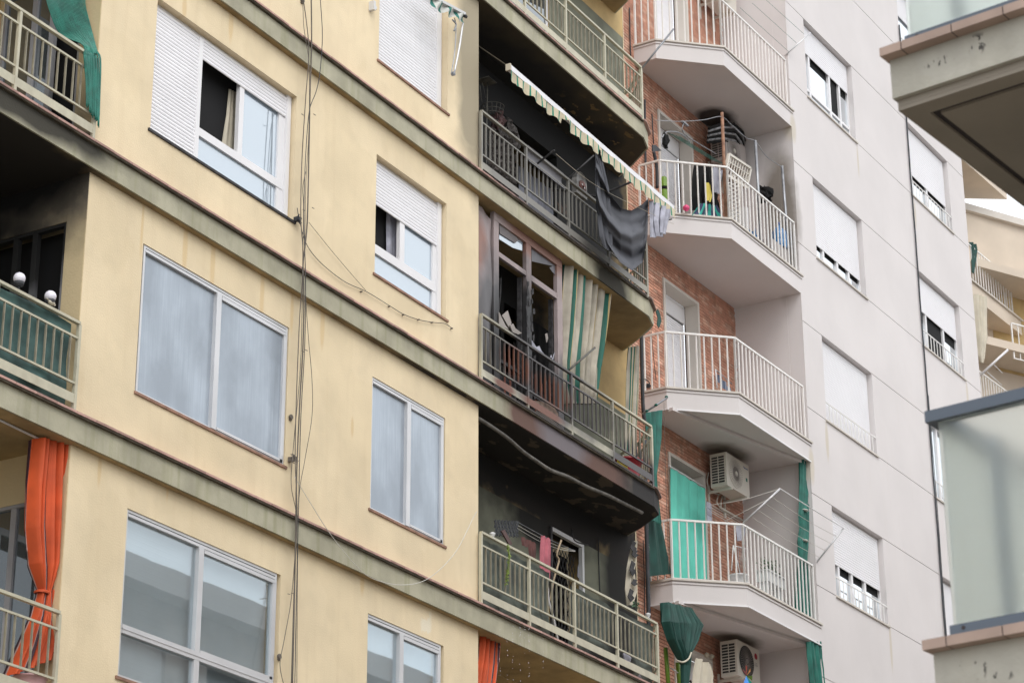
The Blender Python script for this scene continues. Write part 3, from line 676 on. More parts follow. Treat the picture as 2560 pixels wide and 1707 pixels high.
win2(*WU, *HZ[3], 13.83, rail=True, mixw=(3.95, 4.5, 5.05), shade_band=.12)
win2(*WU, *HZ[4], 10.3, rail=True)
win2(*WV, *HZ[0], 23.27, rail=True, mixw=(8.7, 9.5), shade_band=.12)
win2(*WV, *HZ[1], 20.28, rail=True, mixw=(8.9, 9.8), dark=(1,), shade_band=.2)
win2(*WV, *HZ[2], 0, rail=True, mixw=(9.0, 9.8))
win2(*WV, *HZ[3], 13.55, rail=True, mixw=(9.0, 9.8))
win2(*WV, *HZ[4], 10.3)

# ---------------- buildings beyond ----------------
b3 = thing('apartment_building', 'pale beige apartment block with white railings seen past the end of the white block', 'building', tuple(F3.w(3, 0, 0)))
wall_mb(F3, (-3, 3.3), (.13, 31), [(-1.2, .3, 20.3, 22.4), (-1.2, .3, 16.9, 19.1)], 1.2, 1.5).build('wall', m_b3, b3)
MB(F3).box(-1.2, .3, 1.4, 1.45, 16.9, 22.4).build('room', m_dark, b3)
def p3(px, py, v=0): return at(px, py, v, F3)
uR, zT = p3(2552, 800); uR2, zb = p3(2547, 832)
uA, z3 = p3(2516, 497)
for (ue, zt, th) in ((uR, zT, .40), (uA+.05, z3+.40, .40), (uR-.15, zT-3.2, .4)):
    MB(F3).prism([(-3, 0), (ue, 0), (ue-.9, 1.19), (-3, 1.19)], zt-th, zt-.04).build('balcony_slab', m_b3, b3)
    MB(F3).prism([(-3, -.05), (ue+.06, -.05), (ue-.86, 1.19), (-3, 1.19)], zt-.035, zt).build('edge_lip', m_b2lip, b3)
railing(b3, F3, [(-2.6, .05), (uR-.35, .05), (uR-1.15, 1.12)], zT, 'white', m_b2rail, None, .15, .98)
railing(b3, F3, [(-2.6, .05), (uR-.45, .05)], zT-3.2, 'white', m_b2rail, None, .15, .98)
b4 = thing('apartment_building', 'warm beige block with flat parapet against the white sky at the right edge', 'building', tuple(F4.w(5, 0, 0)))
ua, za = at(2480, 540, 0, F4); ub, zb4 = at(2560, 562, 0, F4)
MB(F4).box(-1.5, 16, 0, 8, .13, za-.1).build('wall', m_b3, b4)
MB(F4).box(-1.6, 16.1, -.12, 8.1, za-.099, za+.08).build('parapet_coping', m_b2lip, b4)
for px, py in ((2540, 672), (2540, 858)):
    u, z = at(px, py, -1.0, F4)
    MB(F4).box(-1.5, 14, -1.0, -.001, z-.2, z).build('balcony_slab', m_b3, b4)
u, z = at(2540, 672, -.4, F4)
MB(F4).box(ua-.3, ub+5, -.01, -.002, z-2.6, z-.3).build('shaded_opening', m_inner, b4)
railing(b4, F4, [(ua-.6, -.95), (ub+5, -.95)], at(2540, 895, -1, F4)[1], 'white', m_b2rail, None, .2, .9)
# block across the street: what the window panes mirror
b5 = thing('apartment_building', 'pale brick block across the street mirrored in the lower left window panes', 'building', (42, -24, 0))
op = wall_mb(Frame(70, -16.5, 180), (0, 46), (.13, 16.4), [(1.5+i*3.2, 3.3+i*3.2, z, z+1.7) for i in range(14) for z in (4.2, 7.3, 10.4, 13.7)], 0, .3).build('wall', m_opp, b5)
FO = Frame(70, -16.5, 180)
MB(FO).box(-.2, 46.2, -.5, .3, 16.4, 16.95).build('cornice', m_b2, b5)
MB(FO).box(0, 46, .35, 9, .13, 16.3).build('core', m_dark, b5)
for i in range(15): MB(FO).box(.55+i*3.2, .95+i*3.2, -.12, -.001, .2, 12.89).build('pilaster', m_b2, b5)
MB(FO).box(-.1, 46.1, -.2, -.001, 12.9, 13.3).build('string_course', m_b2, b5)
pn = None
for i in range(14):
    for z in (4.2, 7.3, 10.4, 13.7):
        if pn is None: pn = MB(FO).box(1.5, 3.3, .1, .15, 4.2, 5.9).build('shutter', m_white, b5)
        else: again(pn, b5, FO.w(1.5+i*3.2, 0, z)-FO.w(1.5, 0, 4.2)) if (i+int(z)) % 3 else None

# ---------------- near building: two balcony corners with frosted glass ----------------
bn = thing('apartment_building', 'near grey concrete block whose tiled balcony corners cut into the right edge', 'building', tuple(FN.w(4, -6, 0)))
MB(FN).box(1.5, 14, -14, -5.0, .13, 14).build('wall', m_nconc, bn)
def ncorner(zt, zb, name):
    E = .066; G = -.006
    MB(FN).prism([(E, G), (6, G), (6, -5), (E, -5)], zb+.035, zt-.046).build(name, m_nconc, bn)
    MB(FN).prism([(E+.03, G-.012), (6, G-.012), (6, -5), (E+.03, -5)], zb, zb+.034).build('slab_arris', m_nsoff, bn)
    a = E+.03; b = G-.012
    rim = MB(FN)
    rim.box(a, a+.11, -5, b, zb-.022, zb-.001).box(a+.11, 6, b-.11, b, zb-.022, zb-.001)
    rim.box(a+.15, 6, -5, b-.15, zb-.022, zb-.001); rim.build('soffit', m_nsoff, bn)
    MB(FN).box(a+.11, a+.15, -5, b-.11, zb-.006, zb-.002).box(a+.15, 6, b-.15, b-.11, zb-.006, zb-.002).build('drip_groove', m_ngroove, bn)
    L = .27; t0 = None
    MB(FN).box(0, .5, -.102, .012, zt-.045, zt).build('edge_tile', m_nlip, bn)
    for i in range(12):
        v1 = -.108-i*L; v0 = v1-L+.006
        if t0 is None: t0 = MB(FN).box(0, .5, v0, v1, zt-.045, zt).build('edge_tile', m_nlip, bn); vv = v1
        else: again(t0, bn, FN.w(0, v1, 0)-FN.w(0, vv, 0))
    MB(FN).box(.004, .49, -3.4, .006, zt-.0445, zt-.004).build('tile_joint', m_ngroove, bn)
ncorner(7.40, 7.11, 'balcony_slab')
ncorner(4.445, 3.55, 'balcony_parapet')
for z, nm in ((7.40, 'upper'), (4.445, 'lower')):
    lo = z+.058
    gl = MB(FN).box(.095, .107, -3.3, -.100, lo, z+1.02).build('glass_panel', m_frosted, bn)
    MB(FN).box(.13, 5.2, -.112, -.100, lo, z+1.02).build('glass_panel', m_frosted, bn)
    MB(FN).box(.062, .135, -3.3, -.052, z+1.021, z+1.075).box(.136, 5.2, -.13, -.052, z+1.021, z+1.075).build('handrail', m_nrail, gl)
    MB(FN).box(.078, .125, -3.3, -.088, z+.022, z+.066).box(.126, 5.2, -.125, -.088, z+.022, z+.066).build('bottom_rail', m_nrail, gl)
    MB(FN).lathe((.077, -.155, z+.046), [(.009, -.002), (.009, .001)], 10, 'u').build('bolt', m_ngroove, gl)
    MB(FN).box(.42, .46, -.24, -.19, z+.001, z+1.02).build('post', m_nrail, gl)
    for v in (-.17, -.9, -1.7, -2.5): MB(FN).box(.085, .12, v-.05, v+.05, z+.001, z+.0215).build('rail_foot', m_ngroove, gl)
# ---------------- things on and around the balconies ----------------
def zf(x0, y0, k, pts): return [(x0+a/k, y0+b/k) for a, b in pts]
def smooth(t): return t*t*(3-2*t)
def drape(name, F, keys, folds, amp, mat, nu=60, nv=40, sharp=.0, hem=.0, tv=None, sm=True):
    """hanging cloth: keys = [(uL, uR, z, v)] from top to bottom, gathered in folds"""
    n = len(keys)-1
    def fn(a, b):
        t = b*n; i = min(int(t), n-1); q = smooth(t-i) if sm else t-i
        k0, k1 = keys[i], keys[i+1]; uL, uR, z, v = [k0[j]+(k1[j]-k0[j])*q for j in range(4)]
        if len(k0) > 4: zr = k0[4]+(k1[4]-k0[4])*q; z = z+(zr-z)*a
        ph = a*folds*2*math.pi + 1.1*math.sin(b*2.3+a*5)*.6
        w = abs(uR-uL); s = math.sin(ph)+.35*math.sin(2.3*ph+b*3)
        ca = min(1.0, .25+w*1.6)
        return (uL+(uR-uL)*a + .25*amp*math.cos(ph)*ca, v+amp*s*ca, z - hem*abs(math.sin(ph*.5))*(b > .999))
    return MB(F).grid(fn, nu, nv).build(name, mat, None, True)
def pk(F, v, l):     # rows of (pxL, pyL, pxR, pyR) -> drape keys
    out = []
    for r in l:
        vv = r[4] if len(r) > 4 else v
        a = at(r[0], r[1], vv, F); b = at(r[2], r[3], vv, F); out.append((a[0], b[0], a[1], vv, b[1]))
    return out
def line(name, F, px, v, r, mat, parent=None, n=5, sag=0):
    P = []
    for i, p in enumerate(px):
        vv = p[2] if len(p) > 2 else v; u, z = at(p[0], p[1], vv, F); P.append((u, vv, z))
    Q = []                                   # smooth through the points
    for i in range(len(P)-1):
        p0, p1, p2, p3_ = P[max(i-1, 0)], P[i], P[i+1], P[min(i+2, len(P)-1)]
        for k in range(6 if len(P) > 2 else (8 if sag else 1)):
            t = k/(6 if len(P) > 2 else (8 if sag else 1))
            if len(P) > 2: Q.append(tuple(.5*((2*p1[j])+(-p0[j]+p2[j])*t+(2*p0[j]-5*p1[j]+4*p2[j]-p3_[j])*t*t+(-p0[j]+3*p1[j]-3*p2[j]+p3_[j])*t**3) for j in range(3)))
            else: Q.append((p1[0]+(p2[0]-p1[0])*t, p1[1]+(p2[1]-p1[1])*t, p1[2]+(p2[2]-p1[2])*t - sag*4*t*(1-t)))
    Q.append(P[-1])
    return MB(F).tube(Q, r, n).build(name, mat, parent, True)

# --- cords, cloths and lamps on the left balconies ---
cm = MB()
for i in range(32):
    f = i/31; j = rnd(-1, 1)
    u0, z0 = at(114+97*f, -14, .20); u1, z1 = at(206+36*f+2*j, 112+12*f, -.03); u2, z2 = at(209+42*f+2*j, 140+10*f, -.09); u3, z3 = at(215+32*f+3*j, 262+60*f*rnd(.75, 1.05), -.09)
    mid = at(150+75*f, 62+22*(1-f), .10)
    pts = [(u0, .20, z0), (at(122+92*f, 20, .16)[0], .16, at(122+92*f, 20, .16)[1]), (mid[0], .10, mid[1]), (u1, -.03, z1), (u2, -.085-.02*rnd(0, 1), z2), ((u2+u3)/2, -.10, (z2+z3)/2), (u3, -.095, z3)]
    S = []
    for k in range(len(pts)-1):
        p0, p1, p2, p3_ = pts[max(k-1, 0)], pts[k], pts[k+1], pts[min(k+2, len(pts)-1)]
        for q in range(5):
            t = q/5; S.append(tuple(.5*((2*p1[c])+(-p0[c]+p2[c])*t+(2*p0[c]-5*p1[c]+4*p2[c]-p3_[c])*t*t+(-p0[c]+3*p1[c]-3*p2[c]+p3_[c])*t**3) for c in range(3)))
    S.append(pts[-1]); cm.tube(S, .0062, 5)
tag(cm.build('cord_curtain', material('green_plastic_cord', (.012,.17,.125), .45, var=.3, vscale=9), None, True), 'green plastic cord curtain gathered and thrown over the top left balcony rail', 'curtain')
GL = 'globe lamps clipped on the balcony rail'
for (cx, cy, lab) in ((48.5, 696, 'white globe lamp on a black stem, nearer the left edge'), (126, 741, 'white globe lamp with black collar above the small white bird figure')):
    u, z = at(cx, cy, -.03)
    t = thing('globe_lamp', lab, 'lamp', (u, -.03, z-.10), GL)
    MB().lathe((u, -.03, z), [(.002, -.06)]+[(.06*math.sin(a*math.pi/12), -.06*math.cos(a*math.pi/12)) for a in range(1, 12)]+[(.002, .06)], 20).build('globe', m_globe, t, True)
    MB().lathe((u, -.03, z), [(.02, -.085), (.045, -.075), (.052, -.04), (.045, -.038)], 16).build('collar', m_cableb, t, True)
    MB().tube([(u, -.03, z-.08), (u, -.03, z-.12)], .012).build('stem', m_cableb, t)
u, z = at(129, 757, -.05)
bd = MB().lathe((u, -.05, z), [(.004, -.05), (.018, -.035), (.026, 0), (.02, .03), (.006, .045)], 10, 'u').lathe((u+.045, -.05, z-.006), [(.004, -.014), (.014, 0), (.004, .014)], 8).bar((u-.04, -.05, z+.01), (u-.08, -.05, z+.02), .012, .006)
tag(bd.build('bird_figure', m_cream, None, True), 'small cream bird figurine on the left balcony rail beneath the globe lamp', 'figurine')
def cloth_panel(name, F, u0, u1, z0, z1, v, mat, label, cat, group=None, nu=70, nv=14, amp=.018, seed=0, top=None):
    def fn(a, b):
        u = u0+(u1-u0)*a; zt = z1 + (.012*math.sin(a*23+seed)); zz = zt+(z0-zt)*b
        return (u, v+amp*(math.sin(a*31+seed+b*2.2)+.7*math.sin(a*57+b*5+seed*2))*(.4+.6*b) + .012*math.sin(b*9+a*4), zz)
    return tag(MB(F).grid(fn, nu, nv).build(name, mat, None, True), label, cat, group)
cloth_panel('windbreak_cloth', F1, 12.2, 17.08, 10.15, 11.09, .012, m_windbreak, 'teal green windbreak cloth laced inside the middle left railing', 'cloth')
m_wb2 = material('grey_green_cloth', (.115,.135,.115), .8, var=.45, vscale=3, soot=[((.02,.02,.018), [(28.9,.0,10.5,.35,.3,.6), (28.4,0,10.2,.5,.3,.2)])])
cloth_panel('windbreak_cloth', F1, 25.06, 26.86, 10.15, 11.07, .012, m_wb2, 'grey green windbreak cloth at the left end of the lower burnt balcony', 'cloth', seed=2, nu=36)
cloth_panel('windbreak_cloth', F1, 27.44, 29.84, 10.15, 11.05, .012, m_wb2, 'grey green windbreak cloth with black scorch at the right of the lower burnt balcony', 'cloth', seed=5, nu=44)
tag(drape('striped_curtain', F1, pk(F1, .12, [(84, 1096, 186, 1116), (74, 1210, 188, 1200), (71, 1320, 184, 1320), (80, 1410, 168, 1405), (100, 1476, 132, 1478), (84, 1540, 134, 1535), (52, 1620, 132, 1600), (22, 1690, 124, 1645)]), 7, .08, m_orange, 110, 70), 'orange curtain with maroon stripes tied at the waist on the bottom left balcony', 'curtain')
u, z = at(116, 1478, .06)
tag(MB().lathe((u, .12, z), [(.07, -.012), (.078, 0), (.07, .012)], 14).build('tie_cord', m_orange, None, True), 'orange tie knotted round the striped curtain at the bottom left', 'cord')
u, z = at(75, 1700, .12)
tag(MB().lathe((u, .12, z-.12), [(.12, 0), (.16, .13), (.168, .135), (.168, .15), (.15, .145), (.11, .02)], 20).build('planter_bowl', material('pale_pink_plastic', (.55,.34,.34), .5), None, True), 'pale pink plastic bowl on the floor under the orange curtain', 'bowl')
line('curtain_rail', F1, [(0, 1050), (100, 1098), (190, 1137)], .12, .012, m_pvc, b1)
tag(drape('striped_curtain', F1, pk(F1, .1, [(1202, 1588, 1247, 1604), (1197, 1650, 1243, 1660), (1190, 1710, 1236, 1712), (1186, 1790, 1226, 1790)]), 4, .03, m_orange, 60, 30), 'orange striped curtain drawn back at the bottom centre under the lowest ledge', 'curtain')
dr = MB()
for i in range(60):
    c = random.choice((1250, 1282, 1312, 1322, 1358, 1268, 1300)); px = c+rnd(-1.5, 1.5); py = rnd(1560, 1700) + (c-1250)*.1
    u, z = at(px, py, -.14); r = rnd(.002, .005); dr.lathe((u, -.14, z), [(.001, -r), (r, 0), (.001, r*1.6)], 6)
o = tag(dr.build('water_drops', m_globe, None, True), 'drops of water falling from the lowest ledge edge', 'water'); stuff(o)

# --- cables on the yellow wall ---
CG = 'loose cables hanging down the yellow wall'
runs = [([(757,-10),(772,120),(764,250),(755,400),(752,540),(757,620),(756,700),(749,800),(741,1000),(738,1150),(743,1290),(736,1450),(728,1720)], .006, m_cable, 'brown cable swinging left of the others down the yellow wall'),
 ([(778,-10),(779,110),(775,240),(772,400),(768,560),(758,660),(760,760),(757,880),(750,1000),(742,1180),(740,1290),(736,1500),(731,1720)], .009, m_cable, 'thicker grey brown cable running straight down the yellow wall'),
 ([(800,-10),(806,90),(800,180),(790,230),(775,270),(768,330),(762,440),(760,560),(764,700),(762,860),(752,1050),(746,1290),(741,1500),(737,1720)], .005, m_cableb, 'thin black cable bowing right beside the top awning window'),
 ([(757,-10),(759,60),(764,100),(773,170),(772,330),(764,480),(763,700),(770,830),(780,950),(780,1040),(762,1150),(748,1240),(744,1420),(742,1720)], .004, m_cable, 'thin brown cable bulging right halfway down the yellow wall'),
 ([(764,430),(757,470),(759,520),(757,640),(752,900),(735,1100),(728,1210),(741,1300),(730,1480),(712,1590),(700,1660),(712,1720)], .0045, m_cable, 'thin brown cable drifting left towards the lower junction box')]
for px, r, mt, lab in runs: tag(line('wall_cable', F1, px, -.152, r, mt), lab, 'cable', CG)
tag(line('wall_cable', F1, [(743,520),(748,548),(765,608),(800,655),(860,703),(918,730),(975,765),(1010,786),(1050,800),(1085,806),(1112,809),(1131,821)], -.025, .0045, m_cableb), 'black cable sagging below the narrow window to a stub near the corner', 'cable')
tag(line('wall_cable', F1, [(772,556),(840,640),(915,727)], -.03, .003, m_cable), 'hair thin wire slanting down beside the black sagging cable', 'cable')
tag(line('wall_cable', F1, [(736,1190),(775,1255),(830,1340),(905,1428),(960,1455),(1015,1461),(1062,1450),(1105,1418),(1145,1370),(1180,1300),(1192,1278)], -.15, .004, m_string), 'pale rope sagging across the lowest ledge', 'rope')
for px, py in ((1131, 821), (905, 729), (975, 766), (1010, 787), (1048, 799), (1082, 806)):
    u, z = at(px, py, -.03); MB().box(u-.006, u+.006, -.035, -.001, z-.006, z+.009).build('cable_clip', m_cable, b1)
def wires(px, py, n, s, name, lab, mt):
    m = MB(); u, z = at(px, py, -.05)
    for i in range(n):
        a = rnd(0, 6.28); b = a+rnd(1, 3)
        m.tube([(u, -.05, z), (u+s*math.cos(a), -.05-rnd(0, .05), z+s*math.sin(a)), (u+s*1.4*math.cos(b), -.06, z+1.2*s*math.sin(b))], .006, 4)
    m.box(u-.02, u+.02, -.07, -.001, z-.025, z+.03)
    return tag(m.build(name, mt), lab, 'wiring')
wires(745, 548, 7, .05, 'wire_joint', 'black taped wire joint at the corner of the big upper window sill', m_cableb)
wires(731, 1148, 8, .05, 'wire_joint', 'frayed wire ends below the corner of the dusty wide window', m_cable)
for px, py, lab in ((728, 1042, 'small brown junction box beside the dusty wide window'), (699, 1640, 'small brown junction box low on the cables by the bottom window'), (757, 2, 'small brown junction box at the top edge by the cables')):
    u, z = at(px, py, -.02); j = thing('junction_box', lab, 'junction box', (u, 0, z-.03), 'junction boxes on the cable run')
    MB().lathe((u, -.03, z), [(.028, 0), (.032, .012), (.026, .028)], 10, 'v').build('cover', m_cable, j); MB().box(u-.02, u+.02, -.001-.0, .0-.02, z-.04, z-.026).build('base', m_cable, j)
for px, py in ((747, 290), (777, 290), (750, 528), (773, 523), (748, 881), (756, 878), (721, 1484), (712, 1486)):
    u, z = at(px, py, -.1); MB().bar((u-.03, -.16, z-.005), (u+.03, -.15, z+.006), .006).build('cable_tie', m_cable, b1)

# --- folded awning by the narrow top window ---
aw = thing('folded_awning', 'folded green and white awning with a hanging white arm beside the narrow top window', 'awning', (24.4, -.1, 17.9))
VA = -.22
a0, a1 = at(1080, -6, VA), at(1161, 38, VA)
def vfn(a, b):
    u = a0[0]+(a1[0]-a0[0])*a; z = a0[1]+(a1[1]-a0[1])*a
    return (u, VA+.03*math.sin(a*19+b*3), z-b*(.13+.02*math.sin(a*25)))
MB().grid(vfn, 40, 6).build('valance', material('white_green_striped_canvas', (.55,.56,.52), .7, stripes=(4.2, [(.0,.3,(.02,.15,.12))])), aw, True)
MB().bar((a0[0], VA, a0[1]+.01), (a1[0], VA, a1[1]+.01), .05, .04).build('front_bar', m_pvc, aw)
line('arm', F1, [(1157, 58), (1148, 120), (1136, 180)], VA+.04, .014, m_alu, aw); line('arm', F1, [(1136, 45), (1140, 70), (1137, 130), (1128, 186)], VA+.04, .008, m_steel, aw)
u, z = at(1133, 185, VA+.04); MB().lathe((u, VA+.04, z), [(.01, -.03), (.03, -.02), (.03, .02), (.01, .03)], 10, 'v').build('elbow', m_steel, aw)
line('hook_chain', F1, [(1131, 50), (1140, 62), (1135, 78)], VA+.02, .012, m_steel, aw)
u, z = at(1163, 41, VA); MB().lathe((u, VA, z), [(.01, -.05), (.03, -.03), (.022, .03)], 10, 'u').build('roller_end', m_cableb, aw)
u, z = at(937, 20, -.06); MB().box(u-.05, u-.005, -.08, -.001, z-.05, z+.08).box(u-.005, u+.05, -.06, -.03, z+.0, z+.04).build('wall_bracket', m_pvc, aw)

# --- the long scorched awning ---
A0, A1 = at(1273, 170, -.4), at(1682, 522, -.4)
la = thing('long_awning', 'long awning with white front bar and torn cream and green valance over the burnt balcony', 'awning', (27.6, -.4, 17.6))
LU = A1[0]-A0[0]; dz = (A1[1]-A0[1])
fb = MB(); 
for t0, t1 in ((0, 1),):
    fb.bar((A0[0], -.4, A0[1]), (A1[0], -.4, A1[1]), .055, .085)
fb.build('front_bar', material('white_painted_bar', (.72,.71,.73), .35, var=.08, vscale=6), la)
MB().box(A0[0]-.03, A0[0]-.001, -.435, -.36, A0[1]-.05, A0[1]+.05).build('end_cap', m_cream, la); MB().box(A1[0]+.001, A1[0]+.03, -.435, -.36, A1[1]-.05, A1[1]+.05).build('end_cap', m_cream, la)
NV = 240; cutout = {}
def hgt(a):
    k = a*30; s = .148+.024*abs(math.sin(math.pi*k/2*1.0+.4))
    if .285 < a < .335: s = .055+.03*abs(a-.31)/.025
    if .50 < a < .515: s = .08
    if a < .03: s = .15
    return s + .006*math.sin(k*5.1)
MB().grid(lambda a, b: (A0[0]+LU*a+.012*math.sin(a*44)*b, -.43+.02*math.sin(a*95)*b+.012*math.sin(a*37), A0[1]+dz*a-.035-b*hgt(a)), NV, 5).build('valance', m_valance, la, True)
c0 = at(1196, 127, .3)
MB().face([(A0[0], -.37, A0[1]+.03), (A0[0]+.9, -.37, A0[1]+.03), (A0[0]+.2, .62, 18.72), (A0[0], .62, 18.72)]).build('scorched_canvas', m_char, la)
MB().bar((A0[0]+.02, -.37, A0[1]+.045), (A0[0]+.02, .62, 18.74), .012).build('canvas_edge', material('dull_edge_cord', (.09,.075,.05)), la)
line('side_arm', F1, [(1386, 376, -.36), (1330, 420, .1)], 0, .016, m_char, la); MB().tube([(A0[0]+3.9, -.38, A0[1]-.02), (A0[0]+3.6, .2, A0[1]-.3), (A0[0]+3.5, .85, A0[1]-.05)], .018).build('side_arm', m_char, la)
line('string', F1, [(1390, 385), (1500, 470), (1684, 560)], -.42, .003, m_cream, la)
MB().bar((A1[0]-.6, -.30, 17.2), (A1[0]-.1, -.42, 17.45), .02).build('side_arm', m_char, la)

# --- sheet and laundry hung from it ---
def px3(px, py, v): u, z = at(px, py, v); return (u, v, z)
TOPE = [(1489, 380), (1500, 425), (1520, 480), (1552, 521), (1578, 527), (1604, 512), (1621, 496)]
BOTE = [(1493, 505), (1500, 560), (1520, 610), (1550, 655), (1580, 677), (1607, 655), (1619, 590)]
def interp(L, t):
    x = t*(len(L)-1); i = min(int(x), len(L)-2); q = x-i; return tuple(L[i][k]+(L[i+1][k]-L[i][k])*q for k in range(2))
def sheet(a, b):
    p = interp(TOPE, a); q = interp(BOTE, a); x = p[0]+(q[0]-p[0])*b; y = p[1]+(q[1]-p[1])*b
    w = math.sin(math.pi*min(1, max(0, a)))
    c = (a-.62)**2; v = -.40+.075*math.sin(b*10-c*9)*(.3+.7*w)+.02*math.sin(b*24-c*26+1)+.03*math.sin(a*22+b*4)*(1-w)
    return px3(x, y, v)
sh = MB().grid(sheet, 70, 60)
tag(sh.build('hanging_sheet', m_grey, None, True), 'slate grey sheet slung in a deep swag from the awning over the balcony rail', 'sheet')
tag(drape('knotted_sheet_corner', F1, pk(F1, -.38, [(1488, 372, 1500, 380), (1489, 420, 1520, 470), (1492, 520, 1528, 560), (1500, 590, 1530, 610), (1510, 620, 1528, 630)]), 3, .02, m_grey, 30, 30), 'narrow grey corner of sheet hanging straight from the awning knot', 'sheet')
for i, (l, lab) in enumerate((([(1624, 500, 1645, 512), (1626, 545, 1642, 550), (1626, 590, 1640, 592)], 'pale grey garment with long sleeve at the awning end'),
    ([(1640, 505, 1662, 520), (1636, 550, 1660, 560), (1640, 588, 1658, 590)], 'crumpled lilac grey shirt in the middle of the awning end laundry'),
    ([(1655, 512, 1680, 530), (1652, 548, 1672, 552), (1650, 578, 1664, 584)], 'crumpled pale shirt outermost at the awning end'))):
    tag(drape('garment', F1, pk(F1, -.40-.03*i, l), 2.5, .03, m_laundry, 30, 24, hem=.02), lab, 'laundry', 'laundry at the end of the long awning')

# --- burnt clutter on the upper balcony ---
st = thing('wire_stand', 'burnt metal stand with a round wire basket at the left of the black balcony', 'stand', (25.2, .15, 16.14))
m_burntmetal = material('dull_burnt_metal', (.11,.105,.09), .6, var=.4, vscale=12)
line('pole', F1, [(1219, 205), (1217, 300), (1216, 420)], .12, .010, m_burntmetal, st)
u, z = at(1218, 205, .12); MB().box(u-.13, u+.10, .02, .22, z-.006, z+.004).build('top_plate', m_burntmetal, st)
u, z = at(1232, 268, .15)
for k, (rr, dzz) in enumerate(((.16, 0), (.15, -.07), (.12, -.12))):
    MB().tube([(u+rr*math.cos(a*math.pi/8), .15+rr*math.sin(a*math.pi/8), z+dzz) for a in range(16)], .006, 4, True).build('ring', m_burntmetal, st)
wm = MB()
for a in range(14):
    c, s_ = math.cos(a*math.pi/7), math.sin(a*math.pi/7); wm.tube([(u+.16*c, .15+.16*s_, z), (u+.12*c, .15+.12*s_, z-.12), (u, .15, z-.13)], .004, 4)
wm.build('basket_wires', m_burntmetal, st)
line('stay', F1, [(1200, 215), (1205, 255)], .12, .003, m_burntmetal, st); line('stay', F1, [(1206, 207), (1214, 245)], .12, .003, m_burntmetal, st)
def lump(name, px, py, v, rx, ry, rz, mt, lab, cat, n=14, rough=.35, F=F1):
    u, z = at(px, py, v, F); mb = MB(F); h = [[1+rnd(-rough, rough) for _ in range(n)] for _ in range(9)]
    def fn(a, b):
        i = int(b*8); j = int(round(a*n)) % n; k = h[i][j] if 0 < b < 1 else 1
        return (u+rx*k*math.sin(b*math.pi)*math.cos(a*2*math.pi), v+ry*k*math.sin(b*math.pi)*math.sin(a*2*math.pi), z+rz*math.cos(b*math.pi)*k)
    return tag(mb.grid(fn, n, 8).build(name, mt), lab, cat)
m_debris = material('grey_brown_debris', (.085,.075,.07), .95, var=.8, vscale=25, bump=1, bscale=40)
lump('debris_heap', 1262, 330, .12, .28, .12, .18, m_debris, 'heap of charred debris just right of the wire basket', 'debris', 22, .5)
lump('debris_heap', 1246, 303, .1, .10, .09, .14, material('reddish_ash', (.14,.08,.08), .9, var=.6, vscale=14), 'reddish charred bundle on the rail below the wire basket', 'debris', 16, .4)
tag(MB().grid(lambda a, b: (25.45+.72*a, .09+.03*math.sin(a*30+b*19)+.02*math.sin(b*43), 16.2+b*(.88+.05*math.sin(a*17)-.1*a)), 50, 44).build('charred_blanket', m_debris), 'charred flaking blanket behind the left bars of the black balcony', 'debris')
rp = thing('ribbed_panel', 'grey ribbed plastic roll lying along the black balcony rail', 'panel', (26.8, 0, 16.9))
MB().grid(lambda a, b: (26.26+1.04*a, -.085+.07*math.sin(b*2.8)-.0+.004*math.sin(a*200), 16.88+.26*b), 110, 12).build('sheet', material('grey_ribbed_plastic', (.19,.185,.20), .6, var=.1, bump=.2), rp, True)
tag(MB().grid(lambda a, b: (26.28+1.0*a, .10+.015*math.sin(a*34), 16.16+.72*b), 90, 6).build('corrugated_sheet', material('bluish_grey_sheet', (.145,.15,.18), .6, var=.25, vscale=3), None, True), 'bluish grey corrugated sheet behind the bars under the ribbed roll', 'panel')
cl = thing('burnt_fan', 'rounded burnt white casing with a reddish face standing behind the black balcony rail', 'appliance', (27.9, .15, 16.7))
u, z = at(1450, 461, .15)
MB().prism([(u-.16, .12), (u+.16, .12), (u+.16, .2), (u-.16, .2)], z-.20, z+.05).build('casing', material('melted_white_plastic', (.24,.23,.22), .6, var=.4, vscale=9), cl)
MB().lathe((u, .119, z+.03), [(.16, 0), (.16, .08), (.05, .09)], 18, 'v').build('casing_top', material('melted_pale_plastic', (.27,.26,.25), .6, var=.4, vscale=9), cl, True)
MB().lathe((u+.01, .10, z-.05), [(.02, 0), (.10, .004), (.105, .018)], 18, 'v').build('face', material('dull_red_face', (.11,.035,.025), .6, var=.5, vscale=14), cl, True)
for q in ((-.03, .0), (.04, -.03), (-.0, -.1)): MB().lathe((u+q[0], .09, z-.03+q[1]), [(.002, 0), (.014, .002), (.014, .01)], 8, 'v').build('knob', m_pvc, cl)
tag(line('pole', F1, [(1421, 446), (1484, 389)], -.02, .012, m_char), 'short dark pole slanting from the black balcony rail to the awning', 'pole')
tag(line('pole', F1, [(1424, 923), (1487, 869)], -.08, .017, m_burntmetal), 'dark metal pole sticking out from the rail in front of the striped curtain', 'pole')
tag(line('pole', F1, [(1606, 170, -.06), (1684, 73, -.5)], 0, .016, m_steel), 'grey metal pole sticking out from the topmost balcony corner', 'pole')
tag(line('torn_cable', F1, [(1197, 1046), (1233, 1069), (1272, 1097), (1306, 1127), (1341, 1152), (1377, 1175), (1419, 1191), (1467, 1216), (1522, 1239), (1605, 1281)], .05, .026, material('ashen_tube', (.15,.14,.125), .7, var=.4, vscale=9), n=8), 'ashen sagging roller tube under the burnt ledge', 'awning tube')

